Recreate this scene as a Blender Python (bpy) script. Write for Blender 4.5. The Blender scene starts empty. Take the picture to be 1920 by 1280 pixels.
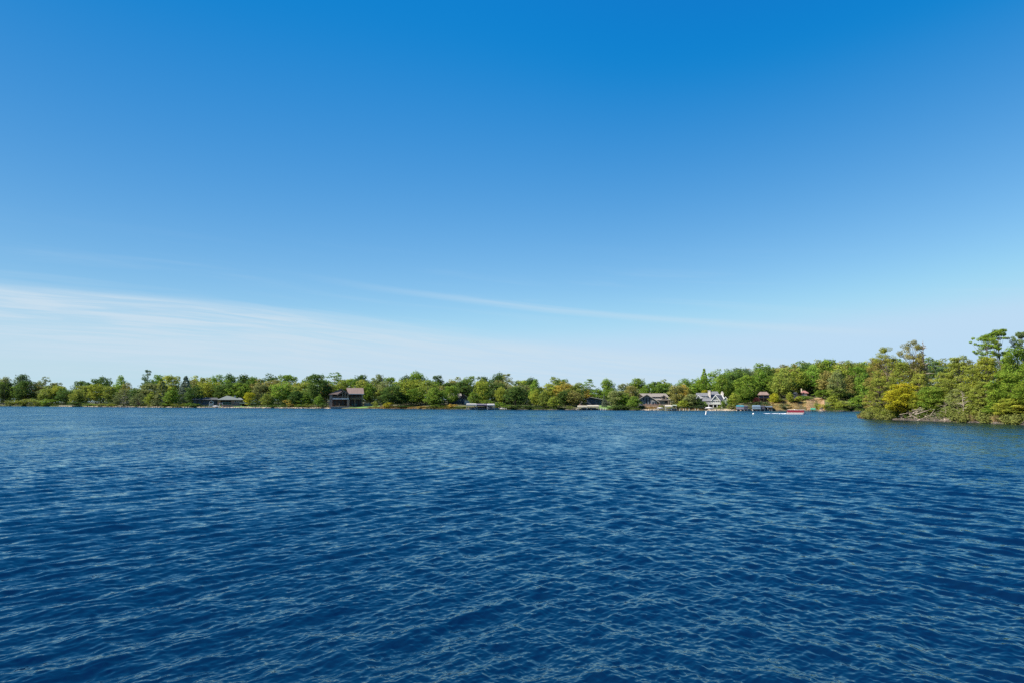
import bpy, math, random
import numpy as np
from mathutils import Matrix, Vector

scene = bpy.context.scene
COL = scene.collection
R = math.radians
random.seed(7)
RNG = np.random.default_rng(11)

# ------------------------------------------------------------------ camera, sky, sun, exposure
F = 1173.3                      # focal length in pixels of the 1920-wide photograph
EYE = 2.5                       # eye height above the lake
PITCH = math.atan((756.6 - 640) / F)
ROLL = R(0.17)
cam_data = bpy.data.cameras.new('camera')
cam = bpy.data.objects.new('camera', cam_data)
COL.objects.link(cam)
cam_data.sensor_width = 36.0
cam_data.lens = 36.0 * F / 1920.0
cam_data.clip_start = 0.1
cam_data.clip_end = 20000.0
CROT = Matrix.Rotation(math.pi / 2 + PITCH, 3, 'X') @ Matrix.Rotation(ROLL, 3, 'Z')
cam.matrix_world = Matrix.Translation((0, 0, EYE)) @ CROT.to_4x4()
scene.camera = cam

SUN_EL, SUN_AZ = 43.0, -97.0    # azimuth clockwise from +Y (the view direction)
world = bpy.data.worlds.new('World')
scene.world = world
world.use_nodes = True

def node(nt, kind, **kw):
    n = nt.nodes.new(kind)
    ins = kw.pop('ins', {})
    for k, v in kw.items():
        setattr(n, k, v)
    for k, v in ins.items():
        s = n.inputs[k]
        if hasattr(v, 'is_output'):
            nt.links.new(v, s)
        else:
            s.default_value = v
    return n

def math_n(nt, op, a, b=None, c=None, clamp=False):
    ins = {0: a}
    if b is not None: ins[1] = b
    if c is not None: ins[2] = c
    return node(nt, 'ShaderNodeMath', operation=op, use_clamp=clamp, ins=ins).outputs[0]

def smooth_n(nt, v, a, b, lo=0.0, hi=1.0):
    return node(nt, 'ShaderNodeMapRange', interpolation_type='SMOOTHSTEP', ins={0: v, 1: a, 2: b, 3: lo, 4: hi}).outputs[0]

def build_world():
    nt = world.node_tree
    nt.nodes.clear()
    out = nt.nodes.new('ShaderNodeOutputWorld')
    bg = nt.nodes.new('ShaderNodeBackground')
    nt.links.new(bg.outputs[0], out.inputs[0])
    sky = nt.nodes.new('ShaderNodeTexSky')
    sky.sky_type = 'NISHITA'
    sky.sun_disc = False
    sky.sun_elevation = R(SUN_EL)
    sky.sun_rotation = R(SUN_AZ)
    sky.altitude = 300.0
    sky.air_density = 1.0
    sky.dust_density = 0.2
    sky.ozone_density = 4.0
    tc = nt.nodes.new('ShaderNodeTexCoord')
    sep = node(nt, 'ShaderNodeSeparateXYZ', ins={0: tc.outputs['Generated']})
    dx, dy, dz = sep.outputs
    az = math_n(nt, 'MULTIPLY', math_n(nt, 'ARCTAN2', dx, dy), 57.2958)
    el = math_n(nt, 'MULTIPLY', math_n(nt, 'ARCSINE', dz), 57.2958)
    # a polarising filter evens the sky out towards the sun's side
    pol = smooth_n(nt, az, -55.0, 5.0, 0.66, 1.0)
    polv = node(nt, 'ShaderNodeVectorMath', operation='SCALE', ins={0: sky.outputs[0], 'Scale': pol})
    sc = node(nt, 'ShaderNodeSeparateColor', ins={0: polv.outputs[0]})
    # the deep polarised blue of the photograph: less red high up, a bluer haze low down
    r0, g0, b0 = sc.outputs
    g1 = math_n(nt, 'SMOOTH_MIN', math_n(nt, 'MULTIPLY_ADD', g0, 0.97, -0.28), 3.95, 0.8)
    r1 = math_n(nt, 'SMOOTH_MAX', math_n(nt, 'MULTIPLY_ADD', r0, 1.15, -0.98), 0.03, 0.08)
    r1 = math_n(nt, 'SMOOTH_MIN', r1, math_n(nt, 'MULTIPLY', g1, 0.72), 0.5)
    b1 = math_n(nt, 'MAXIMUM', math_n(nt, 'SMOOTH_MIN', math_n(nt, 'MULTIPLY_ADD', b0, 0.55, 1.8), 5.0, 0.6), math_n(nt, 'MULTIPLY', g1, 1.14))
    sat = node(nt, 'ShaderNodeCombineColor', ins={0: r1, 1: g1, 2: b1})
    # thin cirrus, laid out by compass bearing and height above the horizon
    # streak coordinates: the bands sink towards the right
    tilt = math_n(nt, 'ADD', el, math_n(nt, 'MULTIPLY', math_n(nt, 'SMOOTH_MAX', math_n(nt, 'ADD', az, 25.0), 0.0, 12.0), 0.10))
    cv = node(nt, 'ShaderNodeCombineXYZ', ins={0: math_n(nt, 'MULTIPLY', az, 0.045), 1: math_n(nt, 'MULTIPLY', tilt, 0.9), 2: 0.0})
    n1 = node(nt, 'ShaderNodeTexNoise', ins={'Vector': cv.outputs[0], 'Scale': 1.0, 'Detail': 6.0, 'Roughness': 0.55, 'Distortion': 0.35}).outputs[0]
    cv2 = node(nt, 'ShaderNodeCombineXYZ', ins={0: math_n(nt, 'MULTIPLY', az, 0.12), 1: math_n(nt, 'MULTIPLY', tilt, 2.6), 2: 3.0})
    n2 = node(nt, 'ShaderNodeTexNoise', ins={'Vector': cv2.outputs[0], 'Scale': 1.0, 'Detail': 5.0, 'Roughness': 0.6, 'Distortion': 0.6}).outputs[0]
    # upper edge of the bank of cirrus: 8.6 deg on the left, falling to the right
    edge = math_n(nt, 'ADD', tilt, math_n(nt, 'MULTIPLY', math_n(nt, 'MULTIPLY_ADD', math_n(nt, 'SUBTRACT', n2, 0.5), 0.7, math_n(nt, 'SUBTRACT', n1, 0.5)), 2.1))
    bank = smooth_n(nt, edge, 9.05, 7.6)
    low = smooth_n(nt, math_n(nt, 'MULTIPLY_ADD', math_n(nt, 'ADD', az, 39.0), 0.10, el), 2.6, 5.0, 0.35, 1.0)
    fil = smooth_n(nt, n2, 0.33, 0.67, 0.42, 1.0)
    leftw = smooth_n(nt, az, -5.0, 45.0, 1.0, 0.6)
    bank = math_n(nt, 'MULTIPLY', math_n(nt, 'MULTIPLY', bank, fil), math_n(nt, 'MULTIPLY', low, leftw))
    # one long thin trail above it
    line = math_n(nt, 'ADD', el, math_n(nt, 'ADD', math_n(nt, 'MULTIPLY', az, 0.108), math_n(nt, 'MULTIPLY', math_n(nt, 'SUBTRACT', n2, 0.5), 0.45)))
    trail = math_n(nt, 'MULTIPLY', smooth_n(nt, line, 9.4, 9.02), smooth_n(nt, line, 8.45, 9.02))
    trail = math_n(nt, 'MULTIPLY', trail, math_n(nt, 'MULTIPLY', smooth_n(nt, az, -22.0, 4.0), smooth_n(nt, az, 38.0, 22.0)))
    wisp = math_n(nt, 'MULTIPLY', smooth_n(nt, n1, 0.5, 0.8), math_n(nt, 'MULTIPLY', smooth_n(nt, el, 15.0, 9.0), smooth_n(nt, el, 4.0, 8.0)))
    cover = math_n(nt, 'ADD', math_n(nt, 'MULTIPLY', bank, 0.92), math_n(nt, 'ADD', math_n(nt, 'MULTIPLY', trail, 0.36), math_n(nt, 'MULTIPLY', wisp, 0.16)), clamp=True)
    cover = math_n(nt, 'MULTIPLY', cover, smooth_n(nt, dy, -0.2, 0.3))
    mix = node(nt, 'ShaderNodeMix', data_type='RGBA', ins={0: cover, 6: sat.outputs[0], 7: CLOUD_RAD})
    nt.links.new(mix.outputs[2], bg.inputs[0])
    bg.inputs[1].default_value = SKY_STR

SKY_STR = 0.0785
CLOUD_RAD = (3.3, 4.1, 4.75, 1.0)
build_world()

sun_data = bpy.data.lights.new('sun', 'SUN')
sun_data.energy = 5.0
sun_data.angle = R(0.53)
sun_data.color = (1.0, 0.93, 0.82)
sun = bpy.data.objects.new('sun', sun_data)
COL.objects.link(sun)
SUN_DIR = Vector((math.sin(R(SUN_AZ)) * math.cos(R(SUN_EL)), math.cos(R(SUN_AZ)) * math.cos(R(SUN_EL)), math.sin(R(SUN_EL))))
sun.rotation_euler = SUN_DIR.to_track_quat('Z', 'Y').to_euler()
scene.view_settings.view_transform = 'Standard'
scene.view_settings.look = 'None'
scene.view_settings.gamma = 1.0
scene.view_settings.exposure = 1.2
scene.view_settings.use_curve_mapping = False
scene.cycles.use_denoising = False
scene.cycles.max_bounces = 6
scene.cycles.transparent_max_bounces = 6
scene.cycles.caustics_reflective = False
scene.cycles.caustics_refractive = False

# ------------------------------------------------------------------ reading places off the photograph
def ray(x, y):
    return CROT @ Vector(((x - 960) / F, (640 - y) / F, -1.0))

def at(x, y, Y):
    """World point at depth Y on the line of sight through photo pixel (x, y)."""
    d = ray(x, y)
    t = Y / d.y
    return Vector((t * d.x, Y, EYE + t * d.z))

def horizon(x):
    lo, hi = 700.0, 800.0
    for _ in range(30):
        m = (lo + hi) / 2
        if ray(x, m).z > 0: lo = m
        else: hi = m
    return lo

def on_water(x, y):
    """Point of the lake surface seen at a pixel."""
    d = ray(x, y)
    t = -EYE / d.z
    return Vector((t * d.x, t * d.y, 0.0))

def interp(s, tab):
    if s <= tab[0][0]: return tab[0][1]
    for (a, va), (b, vb) in zip(tab, tab[1:]):
        if s <= b:
            return va + (vb - va) * (s - a) / (b - a)
    return tab[-1][1]

# ------------------------------------------------------------------ objects, names, labels
def link(name, me, mat=None, parent=None, label=None, cat=None, group=None, kind=None):
    o = bpy.data.objects.new(name, me)
    COL.objects.link(o)
    if mat is not None and me is not None and len(me.materials) == 0:
        me.materials.append(mat)
    if parent is not None: o.parent = parent
    tag(o, label, cat, group, kind)
    return o

def tag(o, label=None, cat=None, group=None, kind=None):
    if label: o['label'] = label
    if cat: o['category'] = cat
    if group: o['group'] = group
    if kind: o['kind'] = kind
    return o

def empty(name, loc, label, cat, group=None, rz=0.0):
    o = bpy.data.objects.new(name, None)
    o.empty_display_size = 0.5
    COL.objects.link(o)
    o.location = loc
    o.rotation_euler = (0, 0, rz)
    return tag(o, label, cat, group)

def np_mesh(name, verts, quads, smooth=False):
    """Mesh from arrays: verts (n,3), quads (m,4)."""
    me = bpy.data.meshes.new(name)
    verts = np.asarray(verts, dtype=np.float32); quads = np.asarray(quads, dtype=np.int32)
    m, k = quads.shape
    me.vertices.add(len(verts)); me.vertices.foreach_set('co', verts.ravel())
    me.loops.add(m * k); me.loops.foreach_set('vertex_index', quads.ravel())
    me.polygons.add(m)
    me.polygons.foreach_set('loop_start', np.arange(0, m * k, k, dtype=np.int32))
    if smooth:
        me.polygons.foreach_set('use_smooth', np.ones(m, dtype=bool))
    me.update(calc_edges=True)
    me.validate()
    return me

class MB:
    """Collects boxes, prisms and tubes into ONE mesh."""
    def __init__(s): s.v = []; s.f = []
    def add(s, vs, fs):
        o = len(s.v); s.v += [tuple(v) for v in vs]; s.f += [tuple(i + o for i in f) for f in fs]; return s
    def box(s, x0, x1, y0, y1, z0, z1):
        vs = [(x, y, z) for x in (x0, x1) for y in (y0, y1) for z in (z0, z1)]
        return s.add(vs, [(0, 1, 3, 2), (4, 6, 7, 5), (0, 4, 5, 1), (2, 3, 7, 6), (0, 2, 6, 4), (1, 5, 7, 3)])
    def prism(s, poly, y0, y1):
        n = len(poly)
        vs = [(x, y0, z) for x, z in poly] + [(x, y1, z) for x, z in poly]
        return s.add(vs, [tuple(range(n)), tuple(range(2 * n - 1, n - 1, -1))] + [(i + n, (i + 1) % n + n, (i + 1) % n, i) for i in range(n)])
    def slab(s, a, b, c, d, t):
        """Quad a b c d thickened downwards by t."""
        n = (Vector(b) - Vector(a)).cross(Vector(d) - Vector(a)).normalized() * t
        if n.z < 0: n = -n
        q = [Vector(p) for p in (a, b, c, d)]
        return s.add(q + [p - n for p in q], [(0, 1, 2, 3), (7, 6, 5, 4)] + [(i + 4, (i + 1) % 4 + 4, (i + 1) % 4, i) for i in range(4)])
    def tube(s, p, q, r0, r1, n=6):
        p, q = Vector(p), Vector(q); d = (q - p)
        if d.length < 1e-6: return s
        d.normalize()
        a = d.cross(Vector((0, 0, 1)) if abs(d.z) < 0.9 else Vector((1, 0, 0))).normalized(); b = d.cross(a)
        vs = []
        for c, r in ((p, r0), (q, r1)):
            vs += [c + (a * math.cos(2 * math.pi * i / n) + b * math.sin(2 * math.pi * i / n)) * r for i in range(n)]
        return s.add(vs, [(i, (i + 1) % n, (i + 1) % n + n, i + n) for i in range(n)] + [tuple(range(n - 1, -1, -1)), tuple(range(n, 2 * n))])
    def loft(s, rings, caps=True):
        n = len(rings[0]); o = len(s.v)
        for r in rings: s.v += [tuple(v) for v in r]
        for k in range(len(rings) - 1):
            for i in range(n):
                j = (i + 1) % n
                s.f.append((o + k * n + i, o + k * n + j, o + (k + 1) * n + j, o + (k + 1) * n + i))
        if caps:
            s.f.append(tuple(o + i for i in range(n - 1, -1, -1)))
            s.f.append(tuple(o + (len(rings) - 1) * n + i for i in range(n)))
        return s
    def mesh(s, name):
        me = bpy.data.meshes.new(name)
        me.from_pydata(s.v, [], s.f)
        me.update()
        return me
    def build(s, name, mat, parent=None, **kw):
        return link(name, s.mesh(name), mat, parent, **kw)

# ------------------------------------------------------------------ materials
def principled(name, rough=0.8):
    m = bpy.data.materials.new(name); m.use_nodes = True
    nt = m.node_tree; b = nt.nodes['Principled BSDF']
    b.inputs['Roughness'].default_value = rough
    return m, nt, b

def plain(name, rgb, rough=0.75, var=0.25, scale=1.2, metallic=0.0, stretch=(1, 1, 1)):
    """Weathered procedural colour: noise in the thing's own coordinates."""
    m, nt, b = principled(name, rough)
    tc = nt.nodes.new('ShaderNodeTexCoord')
    mp = node(nt, 'ShaderNodeMapping', ins={'Vector': tc.outputs['Object'], 'Scale': stretch})
    n = node(nt, 'ShaderNodeTexNoise', ins={'Vector': mp.outputs[0], 'Scale': scale, 'Detail': 4.0, 'Roughness': 0.6})
    c0 = [max(0, c * (1 - var)) for c in rgb] + [1]; c1 = [min(1, c * (1 + var)) for c in rgb] + [1]
    mx = node(nt, 'ShaderNodeMix', data_type='RGBA', ins={0: smooth_n(nt, n.outputs[0], 0.3, 0.7), 6: c0, 7: c1})
    nt.links.new(mx.outputs[2], b.inputs['Base Color'])
    b.inputs['Metallic'].default_value = metallic
    return m

# ------------------------------------------------------------------ the lake
def water_material():
    m = bpy.data.materials.new('lake_water'); m.use_nodes = True
    nt = m.node_tree; nt.nodes.clear()
    out = nt.nodes.new('ShaderNodeOutputMaterial')
    geo = nt.nodes.new('ShaderNodeNewGeometry')
    sep = node(nt, 'ShaderNodeSeparateXYZ', ins={0: geo.outputs['Position']})
    att = node(nt, 'ShaderNodeAttribute', attribute_name='ripple')
    fine = att.outputs['Fac']
    def slopes(sx, sy, detail, dist):
        cv = node(nt, 'ShaderNodeCombineXYZ', ins={0: math_n(nt, 'MULTIPLY', sep.outputs[0], sx), 1: math_n(nt, 'MULTIPLY', sep.outputs[1], sy), 2: 0.0})
        n = node(nt, 'ShaderNodeTexNoise', ins={'Vector': cv.outputs[0], 'Scale': 1.0, 'Detail': detail, 'Roughness': 0.6, 'Distortion': dist})
        return node(nt, 'ShaderNodeVectorMath', operation='SUBTRACT', ins={0: n.outputs['Color'], 1: (0.5, 0.5, 0.5)}).outputs[0]
    mid = slopes(2.4, 5.2, 5.0, 0.3)       # chop of half a metre, where the mesh no longer carries it
    tiny = slopes(11.0, 19.0, 2.0, 0.3)     # ripples of a few centimetres
    big = slopes(0.30, 0.13, 6.0, 0.5)     # gusts and long swell
    def scaled(v, f):
        return node(nt, 'ShaderNodeVectorMath', operation='SCALE', ins={0: v, 'Scale': f}).outputs[0]
    def addv(a, c):
        return node(nt, 'ShaderNodeVectorMath', operation='ADD', ins={0: a, 1: c}).outputs[0]
    gust = node(nt, 'ShaderNodeTexNoise', ins={'Vector': node(nt, 'ShaderNodeCombineXYZ', ins={0: math_n(nt, 'MULTIPLY', sep.outputs[0], 0.035), 1: math_n(nt, 'MULTIPLY', sep.outputs[1], 0.05), 2: 7.0}).outputs[0], 'Scale': 1.0, 'Detail': 3.0})
    g = smooth_n(nt, gust.outputs[0], 0.3, 0.7, 0.7, 1.25)
    v = addv(scaled(mid, math_n(nt, 'MULTIPLY', fine, math_n(nt, 'MULTIPLY', g, MID_AMP))), addv(scaled(tiny, TINY_AMP), scaled(big, math_n(nt, 'MULTIPLY', fine, BIG_AMP))))
    v = node(nt, 'ShaderNodeVectorMath', operation='MULTIPLY', ins={0: v, 1: (0.7, 1.0, 0.0)}).outputs[0]
    # wind waves are steeper on their lee side, which faces this shore
    v = addv(v, scaled(node(nt, 'ShaderNodeCombineXYZ', ins={0: 0.0, 1: -1.0, 2: 0.0}).outputs[0], math_n(nt, 'MULTIPLY', fine, LEE)))
    # faces turned far away from this shore hide behind the crests
    vs = node(nt, 'ShaderNodeSeparateXYZ', ins={0: v})
    v = node(nt, 'ShaderNodeCombineXYZ', ins={0: vs.outputs[0], 1: math_n(nt, 'SMOOTH_MIN', vs.outputs[1], math_n(nt, 'MULTIPLY_ADD', fine, -0.13, 0.12), 0.06), 2: 0.0}).outputs[0]
    nrm = node(nt, 'ShaderNodeVectorMath', operation='NORMALIZE', ins={0: addv(geo.outputs['Normal'], v)}).outputs[0]
    fr = node(nt, 'ShaderNodeFresnel', ins={'IOR': WATER_IOR, 'Normal': nrm})
    body = node(nt, 'ShaderNodeBsdfDiffuse', ins={'Color': WATER_BODY, 'Normal': nrm})
    gl = node(nt, 'ShaderNodeBsdfGlossy', ins={'Color': WATER_TINT, 'Roughness': 0.06, 'Normal': nrm})
    ms = node(nt, 'ShaderNodeMixShader', ins={0: fr.outputs[0], 1: body.outputs[0], 2: gl.outputs[0]})
    nt.links.new(ms.outputs[0], out.inputs[0])
    return m

MID_AMP, TINY_AMP, BIG_AMP, LEE = 1.25, 0.38, 0.45, 0.13
WATER_IOR, WATER_TINT = 2.05, (0.74, 0.96, 1.0, 1)
WATER_BODY = (0.0008, 0.006, 0.016, 1)

def build_water():
    # rows get farther apart with distance; a wave is carried by the mesh only where rows are close enough
    h = EYE * F * 1024 / 1920
    px = np.concatenate([np.arange(h / 2.6, 20.0, -0.36), np.arange(20.0, 2.0, -1.0), np.array([1.6, 1.2, 0.9, 0.7, 0.5])])
    r = h / px
    dr = np.gradient(r)
    th = np.linspace(-R(62), R(62), 1900)
    Rr, T = np.meshgrid(r, th, indexing='ij')
    X = Rr * np.sin(T); Y = Rr * np.cos(T)
    DR = np.repeat(dr[:, None], len(th), 1)
    X = X.astype(np.float32); Y = Y.astype(np.float32)
    Z = np.zeros_like(X); OX = np.zeros_like(X); OY = np.zeros_like(X)
    rng = np.random.default_rng(5)
    lost = np.zeros(len(r)); tot = 0.0
    N = 190
    lam = np.exp(np.linspace(np.log(0.042), np.log(1.35), N)) * rng.uniform(0.95, 1.05, N)
    left = 1 / (1 + np.exp((X - 2.5) / 3.0))                     # two wave trains cross: one stronger on the left, one on the right
    for i, L in enumerate(lam):
        k = 2 * math.pi / L
        fam = i % 3 if L < 0.5 else (0, 1, 0, 1, 2)[i % 5]
        main, spread = ((-50, 10), (42, 12), (-8, 20))[fam]
        if L < 0.3: spread *= 2.0
        a = R(main + rng.normal(0, spread))
        wf = (0.35 + 1.15 * left) if fam == 0 else (1.45 - 1.15 * left) if fam == 1 else None
        s = WAVE_SLOPE * math.sqrt(2.0 / N) * (1.1 if L < 0.08 else 1.35 if L < 0.30 else 0.85 if L < 0.6 else 0.95)
        amp = s / k
        w = np.clip((L / (dr * 2.6) - 1.0) / 1.2, 0, 1)
        w = w * w * (3 - 2 * w)
        lost += (1 - w ** 2) * s * s / 2; tot += s * s / 2
        rows = np.nonzero(w > 0.003)[0]
        if len(rows) == 0: continue
        i1 = rows.max() + 1
        kx, ky = k * math.sin(a), k * math.cos(a)
        ph = (kx * X[:i1] + ky * Y[:i1] + rng.uniform(0, 6.283)).astype(np.float32)
        A = (amp * w[:i1, None]).astype(np.float32)
        if wf is not None: A = A * wf[:i1]
        # steep narrow faces towards this shore, long gentle backs
        Z[:i1] += A * (np.sin(ph) + 0.28 * np.sin(2 * ph))
        sn = -A * np.cos(ph) * (0.3 if L < 0.5 else 0.6)
        OX[:i1] -= sn * math.sin(a); OY[:i1] -= sn * math.cos(a)
    V = np.stack([X + OX, Y + OY, Z], -1).reshape(-1, 3)
    nr, nc = X.shape
    idx = np.arange(nr * nc, dtype=np.int32).reshape(nr, nc)
    Q = np.stack([idx[:-1, :-1], idx[:-1, 1:], idx[1:, 1:], idx[1:, :-1]], -1).reshape(-1, 4)
    me = np_mesh('lake', V, Q, smooth=True)
    at_ = me.attributes.new('ripple', 'FLOAT', 'POINT')
    f = np.sqrt(np.clip(lost / tot, 0, 1)).astype(np.float32)
    at_.data.foreach_set('value', np.repeat(f, nc))
    link('water', me, water_material(), kind='structure', label='wind rippled deep blue lake water')

WAVE_SLOPE = 0.182
build_water()

# ------------------------------------------------------------------ the far shore: terrain
SHORE = [(-900, 757.2), (-300, 758.4), (0, 760.2), (150, 761.6), (300, 762.8), (600, 764.6), (900, 766.6), (1200, 768.2), (1500, 769.7), (1640, 770.2), (1900, 771.5), (2600, 774.0), (3200, 777)]
_SHORE_TAB = []
def _shore():
    for s in range(-900, 3201, 20):
        _SHORE_TAB.append((s, on_water(s, interp(s, SHORE)).y))
_shore()
def shore_Y(s):
    return interp(s, _SHORE_TAB) + 1.6 * math.sin(s * 0.21) + 0.9 * math.sin(s * 0.083 + 1)

H20 = [(-900, 1.2), (400, 1.2), (560, 1.2), (620, 1.1), (700, 1.7), (800, 2.6), (860, 2.8), (930, 2.2), (1000, 1.8), (1100, 2.0), (1200, 1.9), (1300, 1.5), (1360, 2.2), (1425, 3.6), (1510, 4.6), (1560, 4.4), (1640, 4.0), (3200, 4.0)]
H100 = [(-900, 3), (400, 3), (700, 5), (1000, 5), (1250, 5.5), (1360, 8), (1430, 10.5), (1510, 13.5), (1560, 14.5), (1700, 14), (3200, 13)]
def height_sd(s, d):
    if d < 0: return max(-3.0, d * 0.18)
    h20, h100 = interp(s, H20), interp(s, H100)
    if d < 1.2: return 0.32 * d / 1.2
    if d < 20:
        t = (d - 1.2) / 18.8
        return 0.32 + (h20 - 0.32) * t
    t = min(1.0, (d - 20) / 80); t = t * t * (3 - 2 * t)
    return h20 + (h100 - h20) * t

def col_of(X, Y):
    """Photo column of a ground point (the shore is described column by column)."""
    v = CROT.transposed() @ Vector((X, Y, -1.0))
    return 960 + F * v.x / -v.z
def ground(X, Y):
    s = col_of(X, Y)
    return height_sd(s, Y - shore_Y(s))

def ground_grid(name, s_list, d_list, lift, mat, **kw):
    nS, nD = len(s_list), len(d_list)
    V = []
    for s in s_list:
        Y0 = shore_Y(s)
        for d in d_list:
            p = at(s, horizon(s), Y0 + d)
            bump = 0.0 if d < 1 else 0.10 * math.sin(p.x * 0.7 + d) * math.sin(d * 0.9)
            V.append((p.x, p.y, height_sd(s, d) + bump + lift))
    idx = np.arange(nS * nD).reshape(nS, nD)
    Q = np.stack([idx[:-1, :-1], idx[1:, :-1], idx[1:, 1:], idx[:-1, 1:]], -1).reshape(-1, 4)
    return link(name, np_mesh(name, V, Q, smooth=True), mat, **kw)

def ground_material(name, a, b_, c, scale):
    m, nt, b = principled(name, 0.95)
    geo = nt.nodes.new('ShaderNodeNewGeometry')
    n = node(nt, 'ShaderNodeTexNoise', ins={'Vector': geo.outputs['Position'], 'Scale': scale, 'Detail': 6.0, 'Roughness': 0.7})
    n2 = node(nt, 'ShaderNodeTexNoise', ins={'Vector': geo.outputs['Position'], 'Scale': scale * 0.15, 'Detail': 3.0})
    m1 = node(nt, 'ShaderNodeMix', data_type='RGBA', ins={0: smooth_n(nt, n.outputs[0], 0.35, 0.65), 6: (*a, 1), 7: (*b_, 1)})
    m2 = node(nt, 'ShaderNodeMix', data_type='RGBA', ins={0: smooth_n(nt, n2.outputs[0], 0.5, 0.7), 6: m1.outputs[2], 7: (*c, 1)})
    nt.links.new(m2.outputs[2], b.inputs['Base Color'])
    return m

M_FLOOR = ground_material('forest_floor', (0.045, 0.05, 0.02), (0.09, 0.085, 0.035), (0.06, 0.075, 0.02), 0.6)
M_SAND = ground_material('shore_sand', (0.30, 0.22, 0.13), (0.42, 0.33, 0.21), (0.22, 0.17, 0.09), 0.9)
M_LAWN = ground_material('lawn_grass', (0.07, 0.15, 0.02), (0.10, 0.19, 0.03), (0.09, 0.15, 0.025), 0.8)
M_SLOPE = ground_material('bare_slope', (0.24, 0.155, 0.08), (0.31, 0.20, 0.11), (0.15, 0.14, 0.05), 0.5)
M_DRYGRASS = ground_material('dry_grass_bank', (0.16, 0.135, 0.045), (0.24, 0.165, 0.06), (0.10, 0.12, 0.03), 0.5)

def frange(a, b, n): return [a + (b - a) * i / (n - 1) for i in range(n)]
ground_grid('shore_ground', frange(-900, 3200, 410), [-18, -6, -1.5, 0, 0.6, 1.2, 3, 6, 10, 15, 20, 27, 35, 45, 56, 68, 82, 100, 140, 250, 700, 2500], 0.0, M_FLOOR, kind='structure', label='low wooded ground of the far lake shore')
ground_grid('beach', frange(112, 622, 100), [-0.6, 0, 0.6, 1.2, 2.0, 2.9], 0.05, M_SAND, kind='structure', label='narrow pale stony beach along the left shore')
ground_grid('lawn', frange(655, 712, 24), [1.5, 3, 6, 9, 12, 15], 0.06, M_LAWN, kind='structure', label='bright green lawn beside the timber house')
ground_grid('lawn', frange(1122, 1168, 24), [1.2, 3, 6, 9, 12, 15, 19, 24], 0.06, M_LAWN, kind='structure', label='green lawn falling from the low dark house')
ground_grid('grassy_bank', frange(250, 560, 60), [3.0, 5, 8, 12, 16], 0.06, M_LAWN, kind='structure', label='grass behind the stony beach')
ground_grid('sandy_bank', frange(1203, 1236, 20), [0.2, 1.2, 3, 6, 9, 13], 0.06, M_DRYGRASS, kind='structure', label='dry golden bank below the grey shingled house')
ground_grid('beach', frange(1330, 1412, 40), [-0.5, 0.3, 1.2, 2.4, 4], 0.05, M_SAND, kind='structure', label='pale pebble beach below the white house')
ground_grid('hill_slope', frange(1430, 1522, 50), [0.8, 2, 4, 7, 11, 15, 20, 26, 32], 0.06, M_DRYGRASS, kind='structure', label='dry golden grass slope above the boat shelters')
ground_grid('bare_slope', frange(1512, 1546, 24), [0.8, 2, 4, 7, 11, 15, 20, 26, 32, 38], 0.10, M_SLOPE, kind='structure', label='bare orange earth slope below the little red house')
ground_grid('dry_bank', frange(712, 800, 50), [0.4, 1.5, 3, 5, 7.5], 0.06, M_DRYGRASS, kind='structure', label='rusty dry grass bank right of the lawn')

# ------------------------------------------------------------------ the wooded point on the right
POINT_FRONT = [(1612, 783.0), (1650, 785.6), (1700, 787.2), (1760, 789.2), (1800, 790.8), (1840, 792.2), (1880, 794), (1920, 795.6), (2050, 801), (2250, 810), (2600, 826)]
PF = [on_water(x, y) for x, y in POINT_FRONT]
PB = [Vector((v.x, v.y, 0)) for v in (Vector((150, 58, 0)), Vector((170, 150, 0)), Vector((110, 172, 0)), Vector((92, 154, 0)), Vector((79, 138, 0)))]
POLY = [(p.x, p.y) for p in PF] + [(p.x, p.y) for p in PB]

def poly_dist(x, y):
    ins = False; best = 1e9; n = len(POLY)
    for i in range(n):
        (x0, y0), (x1, y1) = POLY[i], POLY[(i + 1) % n]
        if (y0 > y) != (y1 > y) and x < (x1 - x0) * (y - y0) / (y1 - y0) + x0: ins = not ins
        dx, dy = x1 - x0, y1 - y0
        t = max(0, min(1, ((x - x0) * dx + (y - y0) * dy) / (dx * dx + dy * dy)))
        best = min(best, math.hypot(x - x0 - t * dx, y - y0 - t * dy))
    return best if ins else -best
def point_h(x, y):
    d = poly_dist(x, y)
    if d < 0: return max(-2.0, d * 0.4)
    w = min(1.0, max(0.0, (x - 60) / 30.0))
    return min(0.5 * (1 - math.exp(-d / 0.6)) + 0.07 * d, 0.9 + 1.6 * w)

def build_point():
    xs = np.arange(55, 175, 0.8); ys = np.arange(48, 178, 0.8)
    V = [(x, y, point_h(x, y) + 0.08 * math.sin(x * 2.1) * math.sin(y * 1.7)) for x in xs for y in ys]
    idx = np.arange(len(xs) * len(ys)).reshape(len(xs), len(ys))
    Q = np.stack([idx[:-1, :-1], idx[1:, :-1], idx[1:, 1:], idx[:-1, 1:]], -1).reshape(-1, 4)
    Va = np.array(V)
    keep = (Va[Q][:, :, 2].max(1) > -1.2)
    link('point_ground', np_mesh('point_ground', Va, Q[keep], smooth=True),
         ground_material('point_soil', (0.03, 0.024, 0.016), (0.06, 0.045, 0.03), (0.04, 0.04, 0.016), 1.5), kind='structure', label='low earth bank of the wooded point on the right')
build_point()

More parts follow.
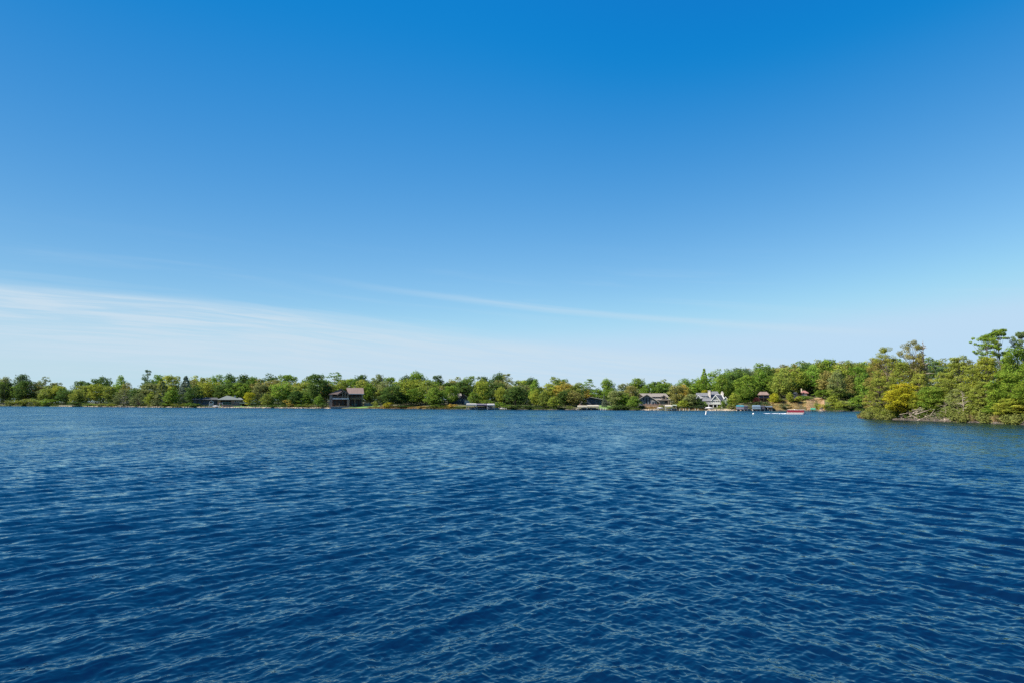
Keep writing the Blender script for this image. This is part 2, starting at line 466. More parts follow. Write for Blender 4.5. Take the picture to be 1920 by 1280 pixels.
# ------------------------------------------------------------------ foliage
def leaf_material(name, trans=0.38, hue=0.05):
    """Leaf colour comes from the object's own colour, broken up clump by clump."""
    m = bpy.data.materials.new(name); m.use_nodes = True
    nt = m.node_tree; nt.nodes.clear()
    out = nt.nodes.new('ShaderNodeOutputMaterial')
    oi = nt.nodes.new('ShaderNodeObjectInfo')
    geo = nt.nodes.new('ShaderNodeNewGeometry')
    tc = nt.nodes.new('ShaderNodeTexCoord')
    n = node(nt, 'ShaderNodeTexNoise', ins={'Vector': node(nt, 'ShaderNodeVectorMath', operation='ADD', ins={0: tc.outputs['Object'], 1: oi.outputs['Location']}).outputs[0], 'Scale': 5.0, 'Detail': 2.0})
    per = geo.outputs['Random Per Island']
    val = math_n(nt, 'MULTIPLY', smooth_n(nt, n.outputs[0], 0.3, 0.7, 0.78, 1.3), math_n(nt, 'MULTIPLY_ADD', per, 0.6, 0.7))
    h = math_n(nt, 'ADD', 0.5, math_n(nt, 'MULTIPLY', math_n(nt, 'SUBTRACT', n.outputs[0], 0.5), -hue * 2))
    h = math_n(nt, 'ADD', h, math_n(nt, 'MULTIPLY_ADD', per, 0.036, -0.018))
    hs = node(nt, 'ShaderNodeHueSaturation', ins={'Hue': h, 'Saturation': 1.0, 'Value': val, 'Color': oi.outputs['Color']})
    d = node(nt, 'ShaderNodeBsdfDiffuse', ins={'Color': hs.outputs[0], 'Roughness': 0.6})
    t = node(nt, 'ShaderNodeBsdfTranslucent', ins={'Color': hs.outputs[0]})
    mx = node(nt, 'ShaderNodeMixShader', ins={0: trans, 1: d.outputs[0], 2: t.outputs[0]})
    nt.links.new(mx.outputs[0], out.inputs[0])
    return m
M_LEAF = leaf_material('leaves')
M_NEEDLE = leaf_material('needles', 0.2, 0.02)
M_BARK = plain('bark', (0.12, 0.095, 0.07), 0.95, 0.4, 6.0, stretch=(1, 1, 0.2))
M_PALEBARK = plain('pale_bark', (0.36, 0.33, 0.28), 0.95, 0.4, 6.0, stretch=(1, 1, 0.3))
M_DEADWOOD = plain('dead_wood', (0.30, 0.25, 0.20), 0.95, 0.35, 5.0, stretch=(1, 1, 0.3))

def leaves(rng, C, rad, n, size, up=0.35, flat=1.0, jitter=0.6, aspect=0.75, zs=0.55):
    """n leaf cards around each clump centre; returns verts, quads."""
    C = np.asarray(C, float); k = len(C)
    rad = np.asarray(rad, float)
    if rad.ndim == 1: rad = np.stack([rad, rad, rad * flat], -1)
    d = rng.normal(size=(k, n, 3)); d /= np.linalg.norm(d, axis=-1, keepdims=True)
    rr = rng.uniform(0.35, 1.0, (k, n, 1)) ** 0.5 * rng.uniform(0.85, 1.12, (k, n, 1))
    P = (C[:, None] + d * rr * rad[:, None]).reshape(-1, 3)
    N = (d + rng.normal(size=d.shape) * jitter + np.array([0, 0, up])).reshape(-1, 3)
    N /= np.linalg.norm(N, axis=-1, keepdims=True)
    T = np.cross(N, rng.normal(size=N.shape)); T /= np.linalg.norm(T, axis=-1, keepdims=True)
    B = np.cross(N, T)
    s = (size * rng.uniform(0.6, 1.35, (len(P), 1)))
    sq = np.array([1, 1, zs])                      # things are stretched upwards when they are scaled to size
    a, b = T * s * 0.5 * sq, B * s * 0.5 * aspect * sq
    V = np.stack([P - a * 0.9, P - b + a * 0.1, P + a, P + b + a * 0.05], 1).reshape(-1, 3)
    return V, np.arange(len(V)).reshape(-1, 4)

def crown_mesh(name, parts):
    V = np.concatenate([p[0] for p in parts]); o = 0; Q = []
    for v, q in parts: Q.append(q + o); o += len(v)
    return np_mesh(name, V, np.concatenate(Q))

def limb_mesh(name, segs, n=6):
    mb = MB()
    for p, q, r0, r1 in segs: mb.tube(p, q, r0, r1, n)
    return mb.mesh(name)

def limbs_to(rng, C, base_z, top_z, r, share=0.5, lean=(0, 0)):
    """Tapered trunk with limbs that reach a share of the clumps."""
    segs = []; pts = []
    n = 5
    for i in range(n + 1):
        t = i / n
        pts.append(Vector((lean[0] * t + rng.normal() * 0.008 * (0 < i), lean[1] * t + rng.normal() * 0.008 * (0 < i), top_z * t)))
    rad = [r * (1 - 0.8 * i / n) for i in range(n + 1)]
    for i in range(n): segs.append((pts[i], pts[i + 1], rad[i], rad[i + 1]))
    for c in C:
        if rng.random() > share: continue
        c = Vector(c); h = math.hypot(c.x, c.y)
        z0 = max(base_z, min(top_z * 0.95, c.z - 0.7 * h))
        k = min(n - 1, int(z0 / top_z * n)); f = z0 / top_z * n - k
        p = pts[k].lerp(pts[k + 1], f); mid = p.lerp(c, 0.55) + Vector((0, 0, 0.02))
        r0 = r * 0.42 * (1 - 0.6 * z0 / top_z)
        segs.append((p, mid, r0, r0 * 0.6)); segs.append((mid, c, r0 * 0.6, r0 * 0.2))
    return segs

# every kind is modelled one unit tall, about one unit wide, and scaled to size
def broadleaf(seed, fine=False, low=0.12, top=1.0, shape='round', gaps=0.0):
    rng = np.random.default_rng(seed)
    k = 74 if fine else 40
    C = []; r = []
    while len(C) < k:
        p = rng.uniform(-1, 1, 3); q = np.linalg.norm(p)
        if q > 1 or q < 0.3: continue
        z = (p[2] + 1) / 2
        w = {'round': 0.80 + 0.2 * math.sin(z * math.pi), 'oval': 0.72 + 0.28 * math.sin(z * math.pi), 'cone': 1.12 - 0.75 * z, 'vase': 0.55 + 0.5 * z, 'slim': 0.85 - 0.25 * abs(z - 0.4)}[shape]
        rr = rng.uniform(0.08, 0.14) * (0.8 if fine else 1.0)
        zz = low + rr + (top - low - 2 * rr) * z
        if any((p0[0] - p[0] * 0.40 * w) ** 2 + (p0[1] - p[1] * 0.40 * w) ** 2 + (p0[2] - zz) ** 2 < (0.10 if fine else 0.125) ** 2 for p0 in C) and rng.random() < 0.85: continue
        if gaps and rng.random() < gaps * 0.5: continue
        C.append((p[0] * 0.40 * w, p[1] * 0.40 * w, zz)); r.append(rr)
    C = np.array(C); r = np.array(r)
    rad = np.stack([r * 1.55, r * 1.55, r * 0.74], -1)
    parts = [leaves(rng, C, rad, 210 if fine else 80, 0.033 if fine else 0.058)]
    # loose sprays that break the outline
    out = C[rng.integers(0, len(C), 26 if fine else 12)]; d = out - np.array([0, 0, 0.5]); d /= np.linalg.norm(d, axis=1, keepdims=True)
    parts.append(leaves(rng, out + d * 0.075, np.full(len(out), 0.045), 26 if fine else 9, 0.022 if fine else 0.035))
    return crown_mesh('crown', parts), limb_mesh('trunk', limbs_to(rng, C, low + 0.05, 0.85, 0.022, 0.5))

def white_pine(seed, fine=False, bare=0.35):
    """Open pine with uneven boughs of needles and sky between them."""
    rng = np.random.default_rng(seed)
    C = []; rad = []
    side = rng.uniform(0, 6.283)
    for j in range(15 if fine else 11):               # main boughs, longer on one side
        t = (j + rng.uniform(-0.6, 0.6)) / (14 if fine else 10); t = min(1, max(0, t))
        z = bare + (0.97 - bare) * t ** 0.8
        a = side + rng.normal() * 1.9
        L = (0.16 + 0.34 * math.sin(math.pi * min(1, 0.25 + 0.7 * (1 - t)))) * rng.uniform(0.6, 1.15)
        for m in range(5):
            f = (m + 1) / 5; da = rng.normal() * 0.35
            C.append((L * f * math.cos(a + da), L * f * math.sin(a + da), min(0.985, z + 0.05 * f + rng.normal() * 0.012)))
            w = rng.uniform(0.06, 0.11) * (1.1 - 0.3 * f)
            rad.append((w, w, (0.013 if fine else 0.020) + 0.014 * rng.random()))
    for m in range(6):
        C.append((rng.normal() * 0.06, rng.normal() * 0.06, 0.93 + 0.05 * rng.random())); rad.append((0.08, 0.08, 0.03))
    parts = [leaves(rng, C, np.array(rad), 130 if fine else 34, 0.026 if fine else 0.046, up=0.6, aspect=0.6)]
    return crown_mesh('crown', parts), limb_mesh('trunk', limbs_to(rng, C, bare * 0.8, 0.95, 0.020, 0.6))

def spruce(seed, fine=False):
    rng = np.random.default_rng(seed)
    C = []; rad = []
    z = 0.06
    while z < 0.97:
        R_ = 0.48 * (1 - z) ** 0.85 + 0.015
        n = max(3, int(11 * (1 - z) + 3))
        for j in range(n):
            a = 6.283 * j / n + rng.uniform(0, 0.6); l = R_ * rng.uniform(0.55, 1.0)
            C.append((l * math.cos(a), l * math.sin(a), z - 0.10 * l + rng.normal() * 0.006))
            w = 0.035 + 0.07 * (1 - z)
            rad.append((w, w, 0.036))
        z += 0.045 + 0.02 * rng.random()
    parts = [leaves(rng, C, np.array(rad), 44 if not fine else 60, 0.048 if not fine else 0.022, up=0.5, aspect=0.6, zs=0.9)]
    return crown_mesh('crown', parts), limb_mesh('trunk', limbs_to(rng, C[::6], 0.05, 0.98, 0.018, 1.0))

def bushy_pine(seed, fine=True):
    """Dense shore pine: tufted boughs down to the ground."""
    rng = np.random.default_rng(seed)
    C = []; rad = []
    z = 0.10
    while z < 0.98:
        t = z
        R_ = 0.46 * math.sin(min(1.0, 0.25 + 1.0 * (1 - t)) * math.pi / 2) * (1.0 if t < 0.8 else 0.75)
        n = int(5 + 6 * (1 - t))
        for j in range(n):
            a = 6.283 * j / n + rng.uniform(0, 0.9); l = R_ * rng.uniform(0.45, 1.1)
            zz = z + rng.normal() * 0.02 + 0.10 * (l - 0.2)
            C.append((l * math.cos(a), l * math.sin(a), min(0.99, zz)))
            w = rng.uniform(0.07, 0.125)
            rad.append((w, w, w * 0.4))
        z += rng.uniform(0.055, 0.085)
    parts = [leaves(rng, C, np.array(rad), 190 if fine else 50, 0.029 if fine else 0.050, up=0.7, jitter=0.8, aspect=0.55)]
    return crown_mesh('crown', parts), limb_mesh('trunk', limbs_to(rng, C, 0.1, 0.95, 0.022, 0.8))

def sparse_tree(seed, fine=True, dens=1.0):
    """Thin crowned old tree: limbs seen through few leaves."""
    rng = np.random.default_rng(seed)
    C = []
    for j in range(int(44 * dens)):
        z = rng.uniform(0.42, 0.97)
        R_ = 0.42 * math.sin(math.pi * (0.12 + 0.8 * (z - 0.38) / 0.62))
        a = rng.uniform(0, 6.283); l = R_ * rng.uniform(0.4, 1.05)
        C.append((l * math.cos(a), l * math.sin(a), z))
    C = np.array(C)
    r = rng.uniform(0.05, 0.09, len(C))
    parts = [leaves(rng, C, np.stack([r * 1.7, r * 1.7, r * 0.5], -1), 130 if fine else 40, 0.026 if fine else 0.052, up=0.5)]
    return crown_mesh('crown', parts), limb_mesh('trunk', limbs_to(rng, C, 0.36, 0.93, 0.020, 1.0, lean=(-0.04, 0)))

def shrub(seed, fine=False):
    rng = np.random.default_rng(seed)
    C = []; r = []
    for j in range(22):
        a = rng.uniform(0, 6.283); l = 0.40 * math.sqrt(rng.random()); z = rng.uniform(0.12, 0.82 - 0.9 * l * l)
        C.append((l * math.cos(a), l * math.sin(a), z)); r.append(rng.uniform(0.11, 0.19))
    parts = [leaves(rng, C, np.array(r), 170 if fine else 55, 0.035 if fine else 0.075, flat=0.9)]
    st = [((rng.normal() * 0.03, rng.normal() * 0.03, 0), c, 0.012, 0.005) for c in C[:9]]
    return crown_mesh('foliage', parts), limb_mesh('stem', st, 5)

def dead_tree(seed, n=26, spread=0.3, z0=0.25):
    rng = np.random.default_rng(seed)
    segs = []; prev = Vector((0, 0, 0))
    for i in range(1, 7):
        p = Vector((rng.normal() * 0.012, rng.normal() * 0.012, i / 6)); segs.append((prev, p, 0.021 * (1.12 - i / 6.5), 0.021 * (1.12 - (i + 1) / 6.5))); prev = p
    for j in range(n):
        z = rng.uniform(z0, 0.97); a = rng.uniform(0, 6.283); l = spread * rng.uniform(0.4, 1.0) * (1.15 - z)
        p = Vector((0, 0, z)); q = p + Vector((l * math.cos(a) * 0.6, l * math.sin(a) * 0.6, l * rng.uniform(-0.1, 0.5))); e = q + Vector((l * math.cos(a + 0.5) * 0.5, l * math.sin(a + 0.5) * 0.5, l * rng.uniform(-0.2, 0.5)))
        segs += [(p, q, 0.007, 0.004), (q, e, 0.004, 0.0015)]
        for t in range(2):
            b = p.lerp(q, rng.uniform(0.4, 1)); segs.append((b, b + Vector((rng.normal(), rng.normal(), rng.normal() * 0.7)) * l * 0.22, 0.0025, 0.001))
    return limb_mesh('trunk', segs, 5)

PROTO = {
    'round': [broadleaf(s, shape='round', low=0.04) for s in (1, 2, 3, 4)],
    'oval': [broadleaf(s, shape='oval', low=0.04) for s in (11, 12, 13)],
    'cone': [broadleaf(s, shape='cone', low=0.0) for s in (21, 22)],
    'tall': [broadleaf(s, shape='vase', low=0.22) for s in (31, 32, 33)],
    'slim': [broadleaf(s, shape='slim', low=0.02) for s in (41, 42)],
    'open': [sparse_tree(s, False, 1.0) for s in (51, 52)],
    'pine': [white_pine(s) for s in (61, 62, 63)],
    'spruce': [spruce(s) for s in (71, 72)],
    'bushpine': [bushy_pine(s, False) for s in (81, 82)],
    'shrub': [shrub(s) for s in (91, 92, 93)],
    'fineround': [broadleaf(s, True, low=0.0) for s in (101, 102, 103)],
    'finetall': [broadleaf(s, True, low=0.35, shape='vase') for s in (104,)],
    'finepine': [bushy_pine(s) for s in (111, 112, 113)],
    'platepine': [white_pine(s, True, 0.42) for s in (121, 122)],
    'finesparse': [sparse_tree(s) for s in (131, 132)],
    'fineshrub': [shrub(s, True) for s in (141, 142)],
}
TINT = {
    'green': (0.140, 0.225, 0.036), 'bright green': (0.165, 0.255, 0.045), 'yellow-green': (0.245, 0.290, 0.050),
    'olive': (0.205, 0.250, 0.055), 'dark green': (0.085, 0.145, 0.040), 'blue-green': (0.110, 0.175, 0.085),
    'golden yellow': (0.33, 0.325, 0.030), 'orange': (0.33, 0.27, 0.06), 'brownish': (0.225, 0.220, 0.075),
    'silver-blue': (0.160, 0.205, 0.160), 'greyish green': (0.195, 0.230, 0.095), 'maroon': (0.10, 0.03, 0.035), 'deep shade green': (0.055, 0.09, 0.034),  # deep shade green has dense shade put into the leaf colour
}
KIND_WORD = {'round': 'rounded broadleaf tree', 'oval': 'tall oval broadleaf tree', 'cone': 'broad-based broadleaf tree', 'tall': 'high-crowned broadleaf tree', 'slim': 'slim upright broadleaf tree',
             'open': 'thin-crowned tree', 'pine': 'open layered pine', 'spruce': 'pointed spruce', 'bushpine': 'bushy pine', 'shrub': 'shrub'}
NAME_OF = {'round': 'broadleaf_tree', 'oval': 'broadleaf_tree', 'cone': 'broadleaf_tree', 'tall': 'broadleaf_tree', 'slim': 'broadleaf_tree', 'open': 'broadleaf_tree', 'pine': 'pine_tree', 'spruce': 'spruce_tree',
           'bushpine': 'pine_tree', 'shrub': 'shrub', 'fineround': 'broadleaf_tree', 'finetall': 'broadleaf_tree', 'finepine': 'pine_tree', 'platepine': 'pine_tree', 'finesparse': 'broadleaf_tree', 'fineshrub': 'shrub'}

def plant(kind, tint, base, height, width, label=None, group=None, pale=False, seed=None, dim=(1, 1, 1)):
    protos = PROTO[kind]
    rr = random.Random(int(base.x * 31 + base.y * 17) if seed is None else seed)
    crown, trunk = protos[rr.randrange(len(protos))]
    root = empty(NAME_OF[kind], base, label, 'shrub' if 'shrub' in kind else 'tree', group)
    root.rotation_euler = (0, 0, rr.uniform(0, 6.283))
    root.scale = (width, width, height)
    needle = 'pine' in kind or kind == 'spruce'
    if not trunk.materials: trunk.materials.append(M_BARK)
    t = link('stem' if 'shrub' in kind else 'trunk', trunk, None, root)
    if pale:
        t.material_slots[0].link = 'OBJECT'; t.material_slots[0].material = M_PALEBARK
    c = link('foliage' if 'shrub' in kind else 'crown', crown, M_NEEDLE if needle else M_LEAF, root)
    v = rr.uniform(0.86, 1.16); col = TINT[tint]
    c.color = (col[0] * v * rr.uniform(0.94, 1.06) * dim[0], col[1] * v * dim[1], col[2] * v * dim[2], 1)
    return root

# ------------------------------------------------------------------ trees of the far shore
# (photo column, top row, visible width, kind, colour, row: f front / m middle / s skyline [, base row])
FAR = [
 (7, 712, 24, 'round', 'deep shade green', 'f'), (3, 702, 22, 'tall', 'greyish green', 's'), (38, 697, 28, 'tall', 'blue-green', 's'), (50, 713, 36, 'round', 'dark green', 'm'), (70, 711, 18, 'oval', 'greyish green', 's'),
 (83, 706, 17, 'open', 'greyish green', 's'), (88, 724, 28, 'round', 'olive', 'm'), (108, 720, 28, 'oval', 'yellow-green', 'm'), (103, 714, 22, 'tall', 'greyish green', 's'), (123, 726, 30, 'round', 'dark green', 'm'),
 (147, 710, 24, 'round', 'dark green', 's'), (145, 731, 28, 'cone', 'olive', 'f'), (163, 713, 24, 'tall', 'dark green', 's'), (180, 717, 28, 'oval', 'yellow-green', 'm'), (188, 702, 32, 'tall', 'dark green', 's'),
 (204, 721, 22, 'oval', 'olive', 'm'), (225, 701, 24, 'oval', 'bright green', 's'), (237, 717, 22, 'round', 'brownish', 'm'), (232, 731, 32, 'bushpine', 'greyish green', 'f'), (256, 726, 28, 'round', 'dark green', 'm'),
 (273, 694, 17, 'open', 'blue-green', 's'), (276, 707, 26, 'round', 'dark green', 's'), (295, 698, 24, 'tall', 'green', 's'), (303, 718, 32, 'spruce', 'greyish green', 'f'), (284, 734, 24, 'cone', 'yellow-green', 'f'),
 (260, 738, 26, 'bushpine', 'greyish green', 'f'),
 (320, 702, 38, 'round', 'yellow-green', 'm'), (346, 708, 26, 'spruce', 'silver-blue', 'm'), (323, 726, 32, 'cone', 'bright green', 'f'), (363, 701, 26, 'oval', 'yellow-green', 's'), (362, 720, 30, 'round', 'dark green', 'f'),
 (383, 704, 26, 'tall', 'olive', 's'), (389, 718, 32, 'oval', 'yellow-green', 'm'), (408, 699, 34, 'round', 'green', 's'), (431, 696, 22, 'tall', 'dark green', 's'), (420, 714, 36, 'round', 'dark green', 'm'),
 (449, 717, 40, 'round', 'green', 'm'), (461, 698, 36, 'tall', 'dark green', 's'), (479, 703, 28, 'tall', 'green', 's'), (467, 733, 19, 'oval', 'golden yellow', 'f'), (488, 717, 28, 'oval', 'greyish green', 'm'),
 (506, 697, 36, 'round', 'dark green', 's'), (534, 698, 44, 'round', 'green', 's'), (527, 713, 38, 'round', 'bright green', 'm'), (502, 734, 27, 'cone', 'olive', 'f'), (557, 711, 26, 'oval', 'yellow-green', 's'),
 (554, 727, 28, 'cone', 'dark green', 'f'), (574, 704, 34, 'round', 'green', 's'), (594, 700, 42, 'round', 'dark green', 'm'), (598, 739, 20, 'cone', 'bright green', 'f'), (574, 736, 28, 'cone', 'green', 'f'),
 (626, 698, 34, 'open', 'green', 's'), (612, 713, 24, 'round', 'brownish', 'm'), (640, 712, 34, 'oval', 'olive', 'm'), (658, 706, 34, 'round', 'olive', 's'), (676, 698, 30, 'tall', 'dark green', 's'), (678, 711, 32, 'round', 'olive', 'm'),
 (710, 697, 19, 'tall', 'greyish green', 's'), (702, 706, 30, 'oval', 'olive', 's'), (693, 719, 30, 'oval', 'green', 'm'), (728, 703, 30, 'round', 'green', 's'), (735, 719, 38, 'round', 'dark green', 'f', 752), (714, 724, 24, 'slim', 'olive', 'm'),
 (783, 692, 34, 'tall', 'green', 's'), (762, 699, 26, 'tall', 'dark green', 's'), (760, 710, 46, 'round', 'yellow-green', 'm'), (780, 727, 38, 'round', 'green', 'f', 760), (820, 700, 22, 'tall', 'dark green', 's'),
 (802, 713, 38, 'round', 'olive', 'm'), (816, 725, 42, 'cone', 'bright green', 'f'), (844, 716, 34, 'round', 'dark green', 'm'), (860, 703, 38, 'round', 'olive', 's'), (752, 735, 30, 'cone', 'dark green', 'f', 756), (845, 722, 27, 'round', 'green', 'f', 757),
 (881, 702, 34, 'round', 'green', 's'), (904, 702, 24, 'tall', 'dark green', 's'), (904, 709, 30, 'slim', 'yellow-green', 'f', 754), (890, 733, 25, 'slim', 'bright green', 'f', 754), (933, 695, 30, 'tall', 'dark green', 's'),
 (950, 701, 26, 'open', 'greyish green', 's'), (926, 711, 36, 'round', 'dark green', 'm'), (940, 724, 28, 'slim', 'yellow-green', 'f', 759), (976, 709, 40, 'round', 'yellow-green', 's'), (967, 718, 46, 'cone', 'dark green', 'f'),
 (992, 704, 27, 'tall', 'dark green', 's'), (1003, 711, 24, 'oval', 'green', 'm'), (1005, 728, 25, 'slim', 'yellow-green', 'f'), (1019, 732, 22, 'cone', 'olive', 'f'), (1040, 703, 28, 'round', 'olive', 's'), (1056, 707, 27, 'tall', 'green', 's'),
 (1033, 719, 40, 'round', 'yellow-green', 'm'), (1057, 715, 34, 'round', 'orange', 'm'), (1038, 742, 26, 'cone', 'yellow-green', 'f'), (1060, 728, 30, 'round', 'dark green', 'f', 758), (1083, 717, 34, 'round', 'olive', 'm'),
 (1104, 711, 26, 'open', 'green', 's'), (1077, 731, 32, 'round', 'brownish', 'f', 757), (1100, 730, 19, 'oval', 'orange', 'm'), (1123, 729, 34, 'round', 'green', 'm'), (1140, 706, 25, 'tall', 'bright green', 's'), (1147, 726, 29, 'round', 'green', 'm'),
 (1156, 730, 32, 'oval', 'greyish green', 'f', 760), (1173, 714, 27, 'oval', 'greyish green', 's'), (1182, 722, 26, 'round', 'brownish', 'm'), (1197, 705, 31, 'tall', 'bright green', 's'), (1190, 741, 29, 'cone', 'bright green', 'f'),
 (1170, 735, 26, 'round', 'green', 'f', 760), (1133, 740, 9, 'spruce', 'silver-blue', 'f', 756),
 (1218, 718, 32, 'round', 'green', 'm'), (1231, 712, 24, 'tall', 'dark green', 's'), (1246, 709, 32, 'round', 'olive', 's'), (1241, 721, 32, 'round', 'dark green', 'm'), (1269, 719, 30, 'oval', 'brownish', 'f', 764),
 (1283, 706, 30, 'round', 'green', 's'), (1282, 721, 22, 'oval', 'orange', 'm'), (1283, 747, 26, 'cone', 'yellow-green', 'f'), (1297, 736, 25, 'oval', 'greyish green', 'f'), (1301, 708, 32, 'round', 'green', 's'), (1308, 745, 18, 'oval', 'dark green', 'f'),
 (1322, 692, 25, 'spruce', 'green', 's'), (1320, 705, 34, 'round', 'green', 'm'), (1346, 693, 38, 'round', 'green', 's'), (1323, 730, 18, 'round', 'golden yellow', 'm'), (1320, 751, 13, 'slim', 'bright green', 'f'), (1356, 749, 8, 'slim', 'green', 'f'),
 (1371, 690, 29, 'round', 'green', 's'), (1388, 691, 28, 'tall', 'dark green', 's'), (1403, 690, 22, 'tall', 'blue-green', 's'), (1429, 681, 42, 'round', 'bright green', 's'), (1460, 690, 34, 'round', 'brownish', 's'), (1477, 689, 29, 'round', 'olive', 's'),
 (1493, 682, 30, 'round', 'green', 's'), (1512, 675, 32, 'round', 'dark green', 's'), (1535, 675, 36, 'round', 'olive', 's'), (1557, 673, 36, 'round', 'green', 's'), (1578, 678, 34, 'round', 'brownish', 's'), (1597, 677, 32, 'round', 'olive', 's'),
 (1618, 680, 30, 'round', 'green', 's'), (1378, 736, 22, 'oval', 'yellow-green', 'f'), (1400, 746, 27, 'cone', 'bright green', 'm', 762), (1397, 724, 34, 'round', 'green', 'm'), (1368, 744, 10, 'slim', 'green', 'f'),
 (1452, 736, 22, 'cone', 'golden yellow', 'm', 764), (1462, 746, 20, 'cone', 'olive', 'm', 763), (1482, 734, 15, 'slim', 'yellow-green', 'm', 758), (1488, 749, 19, 'cone', 'yellow-green', 'm', 765), (1497, 742, 14, 'slim', 'yellow-green', 'm', 764), (1508, 741, 26, 'round', 'green', 'm', 763),
 (1550, 757, 14, 'cone', 'bright green', 'f'), (1563, 740, 27, 'cone', 'yellow-green', 'f'), (1581, 750, 28, 'cone', 'yellow-green', 'f'), (1605, 744, 30, 'cone', 'green', 'f'), (1592, 735, 32, 'round', 'dark green', 'm'), (1545, 730, 30, 'round', 'green', 'm'),
 (1418, 744, 15, 'cone', 'maroon', 'm', 754), (1622, 735, 34, 'round', 'bright green', 'f'), (1570, 722, 34, 'round', 'olive', 'm'), (1742, 682, 18, 'open', 'blue-green', 's'), (1758, 680, 17, 'pine', 'blue-green', 's'), (1772, 684, 22, 'round', 'blue-green', 's'), (1728, 690, 22, 'round', 'green', 's'),
]
SHRUBS = [(48, 745, 30, 'olive'), (72, 744, 34, 'olive'), (92, 746, 28, 'green'), (22, 748, 24, 'olive'), (150, 752, 30, 'dark green'), (168, 754, 18, 'bright green'), (190, 755, 26, 'olive'), (208, 755, 18, 'yellow-green'), (312, 752, 22, 'green'), (340, 754, 26, 'olive'),
 (360, 754, 24, 'green'), (546, 744, 26, 'orange'), (578, 755, 20, 'olive'), (560, 756, 16, 'bright green'), (606, 754, 18, 'dark green'), (512, 757, 16, 'green'), (535, 757, 14, 'dark green'), (703, 750, 12, 'olive'), (732, 752, 22, 'golden yellow'), (724, 757, 14, 'orange'), (760, 758, 26, 'dark green'), (744, 760, 18, 'brownish'),
 (793, 760, 20, 'orange'), (820, 757, 26, 'green'), (848, 756, 20, 'orange'), (868, 759, 16, 'olive'), (936, 752, 20, 'green'), (914, 747, 22, 'bright green'), (955, 757, 22, 'green'), (975, 757, 24, 'dark green'), (1000, 758, 22, 'dark green'), (1024, 757, 22, 'dark green'), (1052, 758, 16, 'olive'), (1070, 760, 14, 'olive'), (1160, 757, 26, 'dark green'),
 (1176, 759, 18, 'dark green'), (1205, 759, 15, 'dark green'), (1264, 757, 18, 'yellow-green'), (1299, 757, 20, 'deep shade green'), (1312, 757, 16, 'deep shade green'), (1367, 755, 12, 'olive'), (1374, 757, 12, 'olive'), (1425, 750, 18, 'deep shade green'), (1437, 751, 18, 'deep shade green'), (1411, 755, 16, 'deep shade green'), (1470, 755, 20, 'deep shade green'),
 (1531, 752, 10, 'olive'), (1541, 756, 12, 'golden yellow'), (1567, 759, 18, 'yellow-green'), (1596, 759, 20, 'yellow-green'), (1615, 757, 18, 'dark green'), (1240, 757, 8, 'olive'), (1350, 758, 8, 'olive')]

ZONES = [(-2000, 130, 'near the left end of the shore'), (130, 265, 'midway along the left shore'), (265, 395, 'beside the silver-blue spruce'), (395, 617, 'between the hip-roofed and timber houses'), (617, 684, 'behind the timber house'),
 (684, 840, 'between the timber house and dark cabin'), (840, 930, 'around the dark cabin'), (930, 1080, 'between the white and cream boat canopies'), (1080, 1140, 'around the low dark house'), (1140, 1197, 'left of the grey shingled house'),
 (1197, 1258, 'behind the grey shingled house'), (1258, 1306, 'left of the white house'), (1306, 1364, 'beside the white house'), (1364, 1450, 'around the brown-roofed hill house'), (1450, 1550, 'around the little red house'), (1550, 1640, 'left of the wooded point'), (1640, 5000, 'beyond the wooded point')]
ROWS = {'f': 'waterside', 'm': 'middle-row', 's': 'skyline', 'b': 'half-hidden'}
SHORT = {'round': 'rounded broadleaf', 'oval': 'oval broadleaf', 'cone': 'broad-based broadleaf', 'tall': 'high-crowned broadleaf', 'slim': 'slim broadleaf', 'open': 'thin-crowned tree', 'pine': 'layered pine', 'spruce': 'pointed spruce', 'bushpine': 'bushy pine', 'shrub': 'shrub'}
ORD = ['', 'second', 'third', 'fourth', 'fifth', 'sixth', 'seventh', 'eighth', 'ninth', 'tenth', 'eleventh', 'twelfth']

SKYLINE = [(-900, 712), (0, 706), (60, 714), (120, 720), (160, 714), (200, 710), (260, 724), (300, 706), (400, 706), (500, 703), (560, 708), (600, 705), (700, 708), (740, 707), (770, 703), (850, 706), (900, 706), (950, 706), (1010, 716), (1040, 710), (1090, 720), (1115, 732), (1140, 730), (1170, 724), (1200, 722), (1250, 714), (1300, 712), (1340, 702), (1400, 697), (1430, 690), (1470, 694), (1520, 682), (1560, 680), (1640, 684), (1750, 690), (1900, 690), (3200, 690)]

